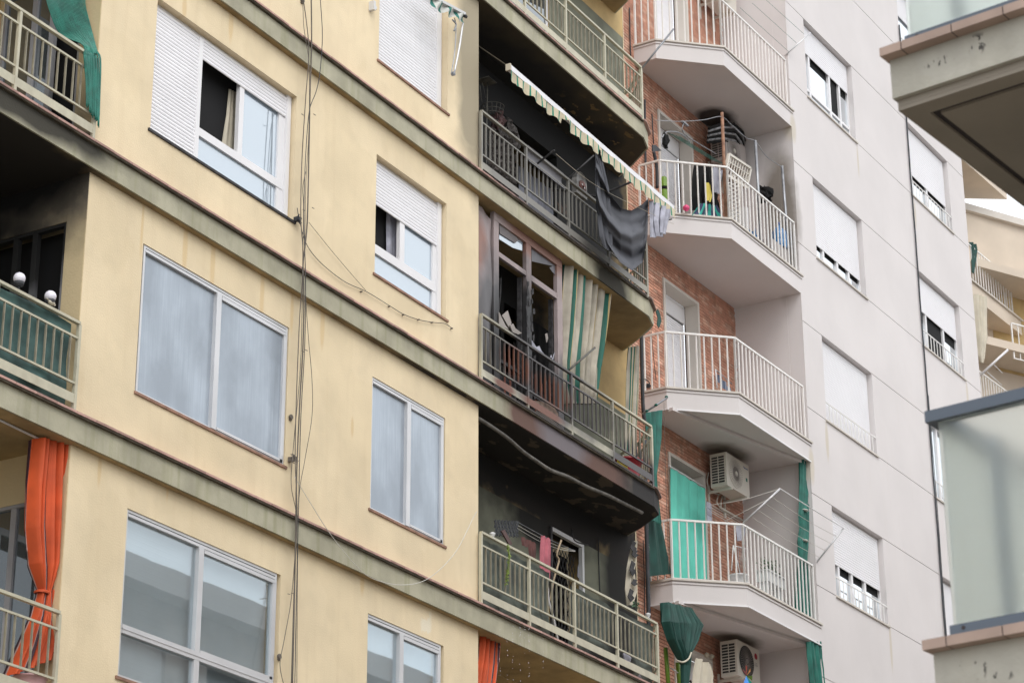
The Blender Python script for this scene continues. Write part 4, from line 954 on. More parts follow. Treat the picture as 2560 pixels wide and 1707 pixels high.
# --- striped curtains ---
tag(drape('striped_curtain', F1, pk(F1, .07, [(1412, 655, 1521, 722), (1409, 740, 1514, 790), (1404, 830, 1505, 860), (1400, 900, 1496, 920), (1402, 960, 1490, 975), (1410, 1010, 1486, 1010)]), 7, .055, m_striped, 100, 50), 'cream and green striped curtain hanging beside the burnt window frame', 'curtain')
tag(drape('striped_curtain', F1, pk(F1, .35, [(1572, 868, 1601, 864), (1568, 930, 1599, 940), (1566, 1000, 1596, 1010), (1564, 1080, 1592, 1085), (1562, 1130, 1588, 1140)]), 2.5, .03, m_striped, 50, 30), 'narrow striped curtain bunched at the right end of the burnt balcony', 'curtain')
line('curtain_rail', F1, [(1520, 722, .04), (1620, 793, .04), (1629, 817, .15), (1590, 850, .62)], 0, .012, m_pvc, b1)
bcu = tag(drape('burnt_curtain', F1, pk(F1, .3, [(1582, 1352, 1592, 1352), (1575, 1385, 1590, 1392), (1568, 1420, 1584, 1430), (1564, 1470, 1590, 1478), (1568, 1512, 1580, 1512)]), 2, .04, m_cream, 34, 24), 'pale burnt curtain remnant hanging at the right end of the lower burnt balcony', 'curtain')
for i, (q, dx, hh) in enumerate(((1350, 0, 30), (1372, 4, 22), (1400, -2, 40), (1446, 3, 18), (1470, -6, 34))):
    zz = q; ppoly('burnt_edge', [(1582+dx, zz), (1591+dx, zz+hh*.2), (1587+dx, zz+hh*.5), (1593+dx, zz+hh*.7), (1584+dx, zz+hh), (1576+dx, zz+hh*.6)], .24-.004*i, m_char, bcu, .01)
ppoly('scrap', [(1640, 778), (1645, 772), (1651, 785), (1654, 803), (1648, 820), (1643, 812), (1645, 795)], .1, m_green2, None, .01); o = bpy.context.scene.objects['scrap']; tag(o, 'torn dark green scrap of netting on the burnt ledge corner', 'scrap')

# --- things on the burnt middle balcony ---
tb = thing('red_tub', 'red plastic tub behind the rail at the right of the burnt balcony', 'tub', (29.2, .2, 13.14))
u, z = at(1568, 1150, .2)
MB().lathe((u, .2, 13.14), [(.15, 0), (.21, .33), (.235, .34), (.235, .365), (.20, .36), (.14, .02)], 24).build('bowl', m_red, tb, True)
u, z = at(1551, 1160, .05)
cr = thing('yellow_crate', 'yellow slatted crate in front of the red tub', 'crate', (u, .05, 13.14))
for k in range(5): MB().box(u-.14, u+.14, .0, .012, 13.15+k*.042, 13.178+k*.042).build('slat', m_yellow, cr)
MB().box(u-.14, u-.12, .012, .03, 13.14, 13.36).box(u+.12, u+.14, .012, .03, 13.14, 13.36).build('corner_post', m_yellow, cr)
m_plate = material('scorched_plate', (.24,.17,.13), .6, var=.6, vscale=8)
tag(ppoly('scorched_plate', zf(1180, 980, 4.356, [(650,90),(760,100),(830,130),(900,170),(940,240),(940,300),(860,270),(760,200),(650,130)]), -.005, m_plate, None, .01), 'rust and ash coloured buckled plate behind the railing band', 'debris')
tag(ppoly('scorched_plate', zf(1180, 980, 4.356, [(700,200),(820,260),(900,320),(980,380),(1000,440),(900,400),(800,330),(700,260)]), -.0, m_shard, None, .01), 'grey buckled plate under the railing band of the burnt balcony', 'debris')
tag(drape('dark_blind', F1, [(27.5, 28.9, 15.3, .86), (27.5, 28.9, 14.2, .86), (27.5, 28.9, 13.2, .86)], 8, .006, m_dark, 30, 6), 'dark blind in the back window of the burnt balcony', 'blind')

# --- lower burnt balcony ---
Z4 = lambda l: zf(1180, 1280, 3.673, l)
tw = pk(F1, .25, [(1353, 1336, 1378, 1348), (1351, 1375, 1377, 1388), (1350, 1425, 1376, 1440), (1352, 1445, 1374, 1452)])
tag(drape('towel', F1, tw, 2.5, .02, m_pink, 30, 20), 'faded pink towel folded over the washing line', 'towel')
tag(drape('cloth', F1, pk(F1, .3, [(1304, 1340, 1322, 1350), (1304, 1352, 1320, 1362), (1306, 1362, 1318, 1368)]), 2, .02, m_dpink, 20, 12), 'small charred brown rag left of the brown cloth on the washing line', 'cloth', )
tag(drape('cloth', F1, pk(F1, .3, [(1320, 1348, 1341, 1358), (1322, 1375, 1340, 1384), (1324, 1396, 1338, 1404)]), 2.5, .02, m_dpink, 24, 14), 'dirty brown cloth on the washing line left of the pink towel', 'cloth')
wl = thing('washing_line', 'three thin washing lines stretched along the lower burnt balcony', 'washing line', (27.2, .25, 12.0))
for d in range(3): line('line', F1, [(1290, 1302+d*8), (1350, 1335+d*9), (1400, 1360+d*6), (1438, 1376+d*1)], .25+.06*d, .0035, m_string if d else m_steel, wl)
gt = MB()
for i in range(7):
    a, b = 1236+i*8.5, 1236+(i+1)*8.5; y0 = 1300+i*.5
    for (p, q) in (((a, y0+38), (b, y0)), ((a, y0), (b, y0+38)), ((a, y0+19), ((a+b)/2, y0-2)), (((a+b)/2, y0+40), (b, y0+19))):
        A_ = px3(*p, .22); B2 = px3(*q, .22); gt.bar(A_, B2, .012)
tag(gt.build('expanding_rack', m_cableb), 'black expanding lattice rack on the wall of the lower burnt balcony', 'rack')
tag(ppoly('board', Z4([(272,172),(300,158),(372,290),(345,300)]), .1, m_brown, None, .02), 'dark brown board leaning above the rail beside the trailing plant', 'board')
pl = thing('trailing_plant', 'yellow green plant trailing down outside the lower railing', 'plant', (25.7, -.1, 10.6))
stm = MB(); lf = MB()
for s_ in range(4):
    pts = [px3(x+rnd(-2, 2), y, -.10-.01*s_) for x, y in ((1270, 1362), (1273, 1395), (1271, 1425), (1268, 1458-8*s_))]
    stm.tube(pts, .004, 4)
    for t in range(26):
        p = pts[min(3, int(t/7))]; q = pts[min(3, int(t/7)+1)]; f = (t % 7)/7; c = [p[k]+(q[k]-p[k])*f for k in range(3)]
        a = rnd(0, 6.28); l = rnd(.025, .05); w = .012; du, dv_ = math.cos(a)*l, math.sin(a)*l*.5; dzz = rnd(-.03, .03)
        lf.face([tuple(c), (c[0]+du/2-w*math.sin(a), c[1]+dv_/2, c[2]+dzz/2+w), (c[0]+du, c[1]+dv_, c[2]+dzz), (c[0]+du/2+w*math.sin(a), c[1]+dv_/2, c[2]+dzz/2-w)])
stm.build('stem', m_leaf, pl); stuff(lf.build('leaves', m_leaf, pl))
for px, py, lab in ((1231, 1336, 'small white plastic lamp on the rail near the wall corner'), (1620, 1537, 'small white plastic lamp on the rail at the brick side')):
    u, z = at(px, py, -.05); t = thing('rail_lamp', lab, 'lamp', (u, -.05, z-.04), 'small white lamps on the lowest rail')
    MB().lathe((u, -.05, z), [(.012, -.045), (.02, -.03), (.035, -.0), (.04, .02), (.01, .035)], 12).build('head', m_pvc, t, True); MB().box(u-.025, u+.025, -.075, -.03, z-.055, z-.0455).build('clip', m_pvc, t)
tag(line('broken_pole', F1, [(1403, 1350), (1392, 1385), (1397, 1402), (1384, 1450), (1376, 1500)], .3, .014, material('raw_wood', (.38,.29,.19), .8, var=.3), n=6), 'cracked wooden pole standing in the doorway of the lower burnt balcony', 'pole')
tag(line('white_pole', F1, [(1370, 1450), (1372, 1500), (1385, 1550), (1395, 1602)], .15, .014, m_white, n=6), 'bent white plastic strip standing behind the lower railing', 'strip')
tag(ppoly('door_leaf', Z4([(975,500),(985,470),(985,610),(972,590)]), .9, m_laundry, None, .01), 'torn white paper hanging in the doorway of the lower burnt balcony', 'paper')
line('cable_on_wall', F1, [(1496, 1345), (1497, 1400), (1500, 1480)], .86, .008, m_cableb, b1); line('cable_on_wall', F1, [(1430, 1320), (1436, 1350), (1470, 1362)], .84, .012, m_char, b1)
for l, lab in (([(1558,1632),(1568,1630),(1580,1645),(1584,1660),(1572,1655),(1562,1648)], 'crumpled white rag behind the bars at the right of the lowest railing'), ([(1568,1680),(1576,1674),(1590,1690),(1586,1702),(1572,1696)], 'crumpled white rag under the band of the lowest railing'), ([(1592,1692),(1600,1684),(1606,1697),(1598,1706)], 'small white rag right of the others under the lowest band')):
    tag(ppoly('rag', l, .0, m_laundry, None, .02), lab, 'rag')
rp = thing('rail_plant', 'small dark plant at the right end of the lowest rail', 'plant', (29.4, -.05, 11.0)); lf = MB()
for t in range(40):
    c = px3(1590+rnd(-8, 8), 1512+rnd(-8, 8), .0); a = rnd(0, 6.28); l = rnd(.03, .06)
    lf.face([c, (c[0]+l*.5*math.cos(a), c[1]+.01, c[2]+l*.3+.01), (c[0]+l*math.cos(a), c[1], c[2]+l*math.sin(a)), (c[0]+l*.5*math.cos(a), c[1]-.01, c[2]-.01)])
stuff(lf.build('leaves', m_leafd, rp))

# curtains seen in the open windows
tag(drape('window_curtain', F1, pk(F1, .24, [(572,222,592,232), (566,290,592,305), (556,350,592,375), (550,375,592,400)]), 3, .015, m_cream, 30, 16), 'pale curtain blown aside in the open half of the big upper window', 'curtain')
tag(drape('window_curtain', F1, pk(F1, .22, [(966,530,992,545), (966,580,992,600), (966,660,992,680)]), 2, .01, m_laundry, 24, 12), 'grey pleated curtain in the open half of the narrow middle window', 'curtain')
# ---------------- things in the loggias of the white building ----------------
ACG = 'air conditioner units hung in the brick recess'
def text_obj(name, txt, size, u, v, z, mat, parent, F, sx=1.0):
    cu = bpy.data.curves.new(name, 'FONT'); cu.body = txt; cu.size = size; cu.extrude = .0008; cu.align_x = 'CENTER'; cu.align_y = 'CENTER'
    tmp = bpy.data.objects.new('tmp', cu); COL.objects.link(tmp); bpy.context.view_layer.update()
    me = bpy.data.meshes.new_from_object(tmp.evaluated_get(bpy.context.evaluated_depsgraph_get())); COL.objects.unlink(tmp)
    o = F.w(u, v, z)
    for vt in me.vertices:
        c = vt.co.copy(); vt.co = F.t*(c.x*sx) + Vector((0, 0, c.y)) - F.n*c.z
    me.materials.append(mat); return link(name, me, o, parent)
def aircon(u0, u1, z0, z1, v0, v1, lab, cas, logo=None):
    F = F2; t = thing('air_conditioner', lab, 'air conditioner', tuple(F.w((u0+u1)/2, v1, z0)), ACG); Wd = u1-u0; H = z1-z0
    b = MB(F).box(u0, u1, v0, v1, z0, z1-.012).box(u0-.006, u1+.006, v0-.006, v1, z1-.0115, z1).build('casing', cas, t)
    cu, cz, r = u0+Wd*.40, (z0+z1)/2, H*.44
    MB(F).lathe((cu, v0-.012, cz), [(r*.97, .011), (r, .004), (r*.98, -.001), (r*.93, .003)], 32, 'v').build('fan_ring', cas if logo != 'LG' else m_acdark, b, True)
    MB(F).lathe((cu, v0-.012, cz), [(r*.93, .004), (.01, .002)], 32, 'v').build('fan_opening', m_fan if logo != 'LG' else m_acdark, b)
    g = MB(F)
    for k in range(36):
        a = k*math.pi/18; c, s = math.cos(a), math.sin(a); a2 = a+.35
        g.bar((cu+r*.22*c, v0-.018, cz+r*.22*s), (cu+r*.93*math.cos(a2), v0-.018, cz+r*.93*math.sin(a2)), .004)
    stuff(g.build('fan_grille', m_fan, b))
    MB(F).lathe((cu, v0-.025, cz), [(.001, 0), (r*.17, .004), (r*.17, .012)], 16, 'v').build('fan_cap', m_acw if logo != 'LG' else m_fan, b, True)
    # open grille on the left side
    MB(F).box(u0-.004, u0-.0005, v0+.04, v1-.03, z0+.05, z1-.05).build('side_opening', m_acdark, b)
    n = 10; sg = None
    for k in range(n+1):
        z = z0+.05+(H-.1)*k/n
        if sg is None: sg = MB(F).box(u0-.013, u0-.0045, v0+.035, v1-.025, z-.006, z+.006).build('grille_bar', cas, b); zs = z
        else: again(sg, b, (0, 0, z-zs))
    vm = (v0+v1)/2; MB(F).box(u0-.012, u0-.0046, vm-.006, vm+.006, z0+.06, z1-.06).build('grille_bar', cas, b)
    for uu in (u0+.12, u1-.14):
        MB(F).box(uu, uu+.035, v0-.02, BV-.006, z0-.045, z0-.001).box(uu, uu+.035, BV-.035, BV-.006, z0-.30, z0+.1).build('bracket', m_acw, t)
    if logo == 'Panasonic': text_obj('lettering', 'Panasonic', .048, u1-.115, v0-.001, z1-.075, m_bluetext, b, F, .9); MB(F).box(u1-.12, u1-.07, v0-.003, v0-.0006, z0+.27, z0+.33).build('sticker', m_green, b)
    if logo == 'LG':
        MB(F).lathe((u1-.13, v0-.003, z1-.13), [(.001, 0), (.052, 0), (.052, .0022)], 20, 'v').build('round_logo', m_redtext, b); text_obj('lettering', 'LG', .085, u1-.13, v0-.001, z1-.27, m_greytext, b, F)
    return t
aircon(1.72, 2.52, 24.16, 24.78, .85, 1.17, 'air conditioner cut by the top of the picture above the highest white balcony', m_acw)
ac2 = aircon(1.83, 2.62, 20.90, 21.46, .85, 1.15, 'soot stained air conditioner above the cluttered white balcony', m_acw2)
aircon(1.33, 2.165, 14.68, 15.255, .85, 1.15, 'clean air conditioner with blue lettering beside the mint curtain', m_acw, 'Panasonic')
aircon(1.44, 2.25, 11.50, 12.085, .85, 1.15, 'air conditioner with red round logo at the bottom', m_acw, 'LG')
def P2(px, py, v): u, z = at(px, py, v, F2); return (u, v, z)
def L2(name, px, v, r, mat, parent=None, n=5, sag=0): return line(name, F2, px, v, r, mat, parent, n, sag)
L2('drain_trunking', [(1800,1268),(1855,1300)], BV-.05, .025, m_acw, b2); L2('refrigerant_pipe', [(1796,1238),(1792,1255),(1801,1268)], BV-.08, .012, m_acw, b2); L2('refrigerant_pipe', [(1806,1240),(1802,1256),(1803,1268)], BV-.08, .012, m_acw, b2)
L2('refrigerant_pipe', [(1772,1180),(1768,1205),(1778,1228),(1800,1236)], BV-.05, .012, m_acw, b2)
wl2 = thing('washing_line', 'four parallel pale washing lines below the clean air conditioner', 'washing line', tuple(F2.w(1.6, .8, 14)))
for k in range(4): L2('line', [(1778,1262+k*6),(1815,1283+k*6),(1852,1305+k*5)], .9-.05*k, .004, m_string, wl2)
# pipes and wires on the brick at the left
L2('rain_pipe', [(1598,560),(1603,800),(1607,990),(1612,1060)], .72, .032, m_cableb, b2); L2('rain_pipe', [(1612,1100),(1616,1300),(1621,1500),(1624,1720)], .72, .034, m_cableb, b2)
for d in (0, 9): L2('brick_cable', [(1608+d,1350),(1611+d,1450),(1612+d,1540)], BV-.03, .008, m_cableb, b2)
L2('brick_cable', [(1574,20),(1575,90),(1577,140)], BV-.03, .012, m_cableb, b2); L2('brick_cable', [(1621,760),(1640,950)], BV-.05, .006, m_cable, b2)
L2('brick_cable', [(1604,950),(1614,948),(1623,956),(1624,966)], BV-.05, .008, m_cableb, b2)
bx = P2(1621, 964, BV-.05); MB(F2).lathe(bx, [(.03, -.03), (.045, 0), (.03, .03)], 10).build('wall_fitting', m_cableb, b2)
L2('brick_pipe', [(1612,250),(1614,400),(1617,470)], BV-.05, .02, m_cableb, b2); L2('brick_pipe', [(1630,285),(1634,360)], BV-.05, .012, m_cableb, b2); L2('brick_pipe', [(1634,380),(1642,420),(1643,470)], BV-.12, .03, m_cableb, b2)
tag(ppoly('metal_flap', [(1632,362),(1640,363),(1654,377),(1632,379)], .45, m_cableb, None, .02, F2), 'dark metal flap standing out by the bricks beneath the top ledge', 'flap')

# green curtains
GC = 'dark green curtains hung on the white balconies'
tag(drape('green_curtain', F2, pk(F2, .78, [(1613,1032,1658,1024), (1617,1090,1655,1095), (1625,1150,1647,1150), (1632,1185,1642,1185), (1630,1230,1645,1240), (1628,1300,1652,1310)]), 3.5, .03, m_green, 60, 40), 'green curtain hung from a pole and pinched narrow below it beside the brick', 'curtain', GC)
tag(drape('green_curtain', F2, pk(F2, .95, [(1622,1300,1650,1300), (1624,1360,1662,1360), (1624,1440,1680,1434)]), 2, .02, m_green2, 40, 20), 'dark green cloth spread behind the left bars of the third balcony down', 'curtain', GC)
tag(L2('curtain_pole', [(1606,1035,.5),(1668,994,.15)], 0, .017, m_steel), 'grey pole with green ties carrying the pinched green curtain', 'pole')
for px, py in ((1666, 992), (1640, 1012), (1617, 1027)):
    a = P2(px, py, .3); MB(F2).lathe(a, [(.02, -.015), (.028, 0), (.02, .015)], 8).build('tie', m_green, bpy.data.objects['curtain_pole'])
L2('cord', [(1660,1005),(1663,1150),(1668,1300),(1672,1430)], .2, .004, m_cable, bpy.data.objects['curtain_pole'])
gc = drape('green_curtain', F2, pk(F2, .10, [(2000,1143,2032,1153), (2001,1200,2030,1204), (2000,1250,2026,1254), (1998,1285,2020,1282), (2000,1320,2021,1322), (1996,1350,2019,1356), (1998,1400,2016,1404), (1992,1450,2020,1455), (1990,1510,2024,1515), (1994,1545,2026,1560)]), 5, .035, m_green, 80, 70)
tag(gc, 'tall green curtain tied twice against the right side of the third balcony down', 'curtain', GC)
for py in (1276, 1352):
    a = P2(2009, py, .1); MB(F2).lathe(a, [(.075, -.01), (.082, 0), (.075, .01)], 12).build('tie_cord', m_string, gc)
tag(drape('green_curtain', F2, pk(F2, .02, [(2017,1603,2049,1603), (2020,1640,2052,1640), (2024,1680,2058,1680), (2028,1730,2064,1730)]), 4, .03, m_green, 50, 20), 'green curtain at the bottom edge under the lowest white slab corner', 'curtain', GC)
bg_ = drape('green_curtain', F2, [at(1638,1508,.55,F2)[:1]+(at(1778,1512,.05,F2)[0], at(1638,1508,.55,F2)[1], .42, at(1778,1512,.05,F2)[1])] +
    [(at(a,b,.35,F2)[0], at(c,d,.2,F2)[0], at(a,b,.35,F2)[1], .28, at(c,d,.2,F2)[1]) for a,b,c,d in ((1648,1555,1764,1560), (1662,1600,1750,1600), (1684,1640,1734,1628), (1696,1662,1734,1660), (1696,1740,1726,1740))], 9, .06, m_green2, 120, 50)
tag(bg_, 'big dark green curtain gathered to a waist under the lowest white slab', 'curtain', GC)
L2('waist_band', [(1692,1650),(1708,1654),(1722,1645),(1728,1630)], .12, .014, m_cream, bg_)
# mint curtain in the doorway
tag(drape('mint_curtain', F2, pk(F2, BV-.06, [(1676,1168,1762,1222), (1678,1300,1764,1320), (1681,1443,1768,1447)]), 4, .012, m_mint, 90, 10, sm=False), 'bright mint green curtain filling the balcony doorway', 'curtain')
L2('curtain_rod', [(1672,1163),(1764,1219)], BV-.06, .012, m_white, b2)
# stick and hinges of the third balcony drying rack
rk = thing('drying_rack', 'white drying rack with two raised arms and cords outside the third balcony down', 'drying rack', tuple(F2.w(1.5, -.3, 13.5)))
ar = [[(1858,1307,.04),(1950,1221,-.45)], [(2036,1412,.04),(2109,1320,-.45)]]
for a in ar: L2('arm', a, 0, .017, m_alu, rk)
L2('end_bar', [(1950,1221),(2109,1320)], -.45, .009, m_white, rk)
for k in range(4):
    t = .2+.19*k; p = [ar[0][0][j]+(ar[0][1][j]-ar[0][0][j])*t for j in range(3)]; q = [ar[1][0][j]+(ar[1][1][j]-ar[1][0][j])*t for j in range(3)]
    m_ = [(p[j]+q[j])/2 for j in range(3)]; m_[1] += 5
    L2('cord', [p, m_, q], 0, .004, m_string, rk)
L2('cord', [(1776,1262,.5),(1860,1248,.0),(1950,1221,-.45)], 0, .004, m_string, rk); L2('cord', [(1812,1303,.3),(1880,1268,-.1),(1930,1242,-.35)], 0, .004, m_string, rk)
# bucket, planter and rack on the third balcony
F = F2
def floor_at(px, v, f): return at(px, 1000, v, F2)[0]
bz = LV2[3]
u = at(1846, 1440, .35, F2)[0]
tag(MB(F).lathe((u, .35, bz), [(.13, 0), (.165, .25), (.175, .255), (.175, .28), (.155, .275), (.12, .02)], 20).build('bucket', m_pvc, None, True), 'crumpled white bucket behind the bars below the mint curtain', 'bucket')
u = at(1925, 1420, .4, F2)[0]
pt = thing('planter', 'pale grey trough planter with green leaves behind the third balcony bars', 'planter', tuple(F.w(u, .4, bz)))
MB(F).box(u-.32, u+.32, .3, .5, bz+.45, bz+.62).box(u-.34, u+.34, .28, .52, bz+.621, bz+.645).build('trough', m_pvc, pt); MB(F).box(u-.28, u-.24, .32, .48, bz, bz+.449).build('leg', m_pvc, pt); MB(F).box(u+.24, u+.28, .32, .48, bz, bz+.449).build('leg', m_pvc, pt)
lf = MB(F)
for k in range(140):
    a = rnd(0, 6.28); l = rnd(.04, .10); c = (u+rnd(-.3, .3), .4+rnd(-.09, .09), bz+.64+rnd(0, .22)); w_ = .018
    lf.face([c, (c[0]+l*.5*math.cos(a)-w_*math.sin(a), c[1]+w_, c[2]+l*.4), (c[0]+l*math.cos(a), c[1]+rnd(-.03, .03), c[2]+l*.5*math.sin(a)), (c[0]+l*.5*math.cos(a)+w_*math.sin(a), c[1]-w_, c[2])])
stuff(lf.build('leaves', m_leafd, pt))
cb = MB(F).box(u-.36, u+.55, .75, 1.1, bz, bz+.42).box(u-.38, u+.57, .73, 1.1, bz+.4205, bz+.445); tag(cb.build('cabinet', m_pvc), 'low pale cabinet against the wall behind the planter', 'cabinet')
fr_ = thing('folding_rack', 'small white folding wire rack leaning by the bucket', 'drying rack', tuple(F.w(1.05, .7, bz)))
L2('leg', [(1833,1362),(1829,1425)], .75, .010, m_white, fr_); L2('leg', [(1833,1362),(1852,1440)], .7, .010, m_white, fr_)
for k in range(6): L2('wire', [(1842+k*4,1368),(1843+k*4,1440)], .72, .004, m_steel, fr_)
L2('frame', [(1838,1364),(1868,1372)], .72, .008, m_white, fr_)
tag(drape('cloth', F2, pk(F2, .8, [(1841,1305,1862,1318), (1842,1330,1860,1336), (1844,1352,1858,1350)]), 3, .03, m_laundry, 24, 16), 'pale patterned cloth hanging at the rail bend of the third balcony', 'laundry')
pr = MB(F)
for i in range(4):
    for j in range(3): pr.box(1.42+i*.05, 1.455+i*.05, .7, .72, 14.22+j*.1, 14.29+j*.1)
pg = MB(F); a = P2(1770, 1280, 1.0)
for k in range(3): pg.box(a[0]-.05, a[0]+.12, .99, 1.005, a[2]-.16+k*.115, a[2]-.055+k*.115)
tag(pg.build('peg_basket', m_laundry), 'pale blue peg holder beside the mint curtain', 'peg holder')
# second balcony down ... white box with a folded chair
bz = LV2[2]; u = at(1825, 965, .45, F2)[0]
wb = thing('storage_box', 'low white plastic box behind the bars at the bend of the plain balcony', 'box', tuple(F.w(u, .45, bz)))
MB(F).box(u-.32, u+.36, .3, .62, bz, bz+.17).build('body', m_pvc, wb); MB(F).box(u-.33, u+.37, .29, .63, bz+.1705, bz+.195).build('lid', m_pvc, wb)
fc = thing('folded_chair', 'folded chair with striped blue grey cloth standing on the low white box', 'chair', tuple(F.w(u-.1, .8, bz)))
L2('frame', [(1789,923),(1793,970)], .8, .011, m_white, fc); L2('frame', [(1791,925),(1830,960)], .8, .009, m_steel, fc)
MB(F).grid(lambda a, b: (at(1793+34*a, 932, .82, F2)[0], .82+.02*math.sin(a*20), at(1793, 930+22*a+b*20, .82, F2)[1]), 20, 6).build('seat_cloth', material('blue_grey_stripe', (.20,.22,.27), .8, stripes=(9, [(0, .45, (.05,.07,.12))])), fc)

# --- the cluttered balcony ---
bz = LV2[1]
POLES = 'upright poles on the cluttered white balcony'
for l, r, m1, lab in (([(1805,282),(1810,410)], .028, m_rust, 'rusty upright pole with peeling paint at the rail bend of the cluttered balcony'), ([(1888,352),(1897,482)], .026, m_steel, 'galvanised pole in the middle of the cluttered balcony'), ([(1955,415),(1968,545)], .024, m_steel, 'galvanised pole nearest the white facade on the cluttered balcony')):
    a = P2(*l[0], .12); b = P2(*l[1], .12); tag(MB(F).tube([a, (b[0], .12, bz)], r, 10).build('pole', m1, None, True), lab, 'pole', POLES)
tag(L2('wire', [(1640,301),(1700,304),(1760,300),(1803,292),(1828,312),(1866,345),(1888,353),(1915,390),(1950,415),(1958,425)], .12, .006, m_steel), 'galvanised wire strung between the poles of the cluttered balcony', 'wire')
dw = thing('drying_lines', 'green washing lines and metal brackets over the cluttered balcony doorway', 'drying lines', tuple(F.w(.9, .6, 20.5)))
for k in range(4): L2('line', [(1672+k*9,333+k*3),(1782+k*9,402+k*3)], .55, .005, m_green, dw)
L2('bracket', [(1655,345),(1668,330),(1700,333),(1725,355)], .5, .010, m_steel, dw); L2('bracket', [(1711,305),(1711,335),(1790,385)], .8, .010, m_steel, dw); MB(F).box(*[q for q in (at(1705,304,.8,F2)[0], at(1719,304,.8,F2)[0])], .78, .82, at(1705,304,.8,F2)[1]-.01, at(1705,304,.8,F2)[1]+.02).build('bracket_plate', m_steel, dw)
lump('hanging_black_cloth', 1664, 352, .5, .06, .05, .13, m_black, 'black cloth bundled on the bracket left of the doorway', 'cloth', 12, .4, F2)
tag(drape('cloth', F2, pk(F2, .5, [(1656,340,1668,345), (1659,360,1668,362), (1664,372,1670,372)]), 1.5, .02, m_black, 12, 12), 'black strip of cloth dangling below the bundle by the doorway', 'cloth')
# burnt coil on the soffit
cc = thing('rolled_mat', 'sooty striped mat rolled on top of the stained air conditioner', 'mat', tuple(F2.w(2.1, .9, 21.5)))
m_silver = material('sooty_silver', (.24,.24,.25), .4, var=.6, vscale=12)
for k in range(7):
    pt_ = [P2(1772+k*2, 322+k*5, .8), P2(1800+k*4, 312+k*6, .75), P2(1835+k*3, 310+k*8, .75), P2(1856+k*1, 330+k*8, .8), P2(1862+k, 352+k*7, .9)]
    MB(F2).tube([(p[0], p[1]+.02*k, min(p[2], 21.70)) for p in pt_], .026, 6).build('roll', m_silver if k % 2 else m_black, cc, True)
# white lattice chair
lc = thing('lattice_chair', 'white plastic lattice chair stacked upright behind the cluttered rail', 'chair', tuple(F.w(1.5, .3, bz)))
c0 = [(1822,386),(1876,422),(1866,470),(1812,436)]
C3 = [P2(x, y, .35) for x, y in c0]
def quadp(s, t): 
    a = [C3[0][k]+(C3[1][k]-C3[0][k])*s for k in range(3)]; b = [C3[3][k]+(C3[2][k]-C3[3][k])*s for k in range(3)]; return tuple(a[k]+(b[k]-a[k])*t for k in range(3))
m1 = MB(F)
for a, b in ((0, 1), (1, 2), (2, 3), (3, 0)): m1.bar(C3[a], C3[b], .045)
m1.build('back_frame', m_acw, lc)
sl_ = MB(F)
for k in range(1, 9): sl_.bar(quadp(k/9, 0), quadp(k/9, 1), .016)
sl_.bar(quadp(0, .33), quadp(1, .33), .016).bar(quadp(0, .66), quadp(1, .66), .016); sl_.build('back_lattice', m_acw, lc)
ml = MB(F)
for k in range(9):
    y = 455+k*10; ml.bar(P2(1818, y, .3), P2(1846, y+12, .3), .012); ml.bar(P2(1846, y, .3), P2(1818, y+12, .3), .012)
ml.bar(P2(1816, 440, .3), P2(1818, 545, .3), .03); ml.bar(P2(1848, 450, .3), P2(1850, 560, .3), .03); ml.build('seat_lattice', m_acw, lc)
tag(MB(F).prism([(1.30, .25), (1.36, .25), (1.36, .6), (1.30, .6)], bz, bz+.75).build('white_board', m_pvc), 'white board standing behind the bars left of the lattice chair', 'board')
# person-less clutter: jackets, bottle, bags
tag(drape('jacket', F2, pk(F2, .85, [(1740,410,1800,420), (1735,440,1800,455), (1732,490,1795,500), (1735,525,1795,530)]), 3.5, .06, m_black, 50, 26), 'black jacket hanging in front of the cluttered doorway', 'jacket')
tag(drape('jacket', F2, pk(F2, .70, [(1762,455,1778,462), (1765,480,1780,488), (1766,500,1776,506)]), 1.5, .03, m_yellow, 16, 12), 'yellow garment panel in front of the black jacket', 'garment')
tag(drape('jacket', F2, pk(F2, .65, [(1784,415,1806,428), (1784,450,1800,458), (1786,480,1798,486)]), 2, .03, m_laundry, 20, 14), 'blue grey garment hanging beside the rusty pole', 'garment')
ls = P2(1660, 470, .95)
lb = thing('lime_cylinder', 'lime green cylinder with black straps behind the left bars of the cluttered balcony', 'cylinder', tuple(F.w(ls[0], .95, bz)))
MB(F).lathe((ls[0], .95, ls[2]-.26), [(.06, 0), (.07, .03), (.07, .4), (.05, .45), (.02, .47)], 16).build('body', m_lime, lb, True); MB(F).lathe((ls[0], .95, ls[2]-.02), [(.073, -.03), (.073, .03)], 16).build('strap', m_black, lb); MB(F).lathe((ls[0], .95, bz), [(.075, 0), (.075, ls[2]-.26-bz)], 12).build('base', m_black, lb)
tag(drape('striped_towel', F2, pk(F2, .42, [(1752,508,1788,514), (1742,522,1800,533), (1730,538,1812,548)]), 3, .03, material('navy_teal_stripe', (.03,.035,.09), .8, stripes=(6, [(0, .4, (.03,.32,.26))])), 40, 16), 'navy and teal striped towel heaped at the rail bend', 'towel')
pp = P2(1716, 536, .5); tag(MB(F).lathe((pp[0], .5, bz+.06), [(.01, -.06), (.05, -.03), (.06, 0), (.05, .03), (.01, .06)], 14).build('pink_ball', material('bright_pink', (.75,.08,.22), .5), None, True), 'bright pink ball on the floor edge of the cluttered balcony', 'ball')
wbp = P2(1944, 515, .20)
bt = thing('water_bottle', 'large blue water bottle behind the bars near the white facade', 'bottle', tuple(F.w(wbp[0], .20, bz+.35)))
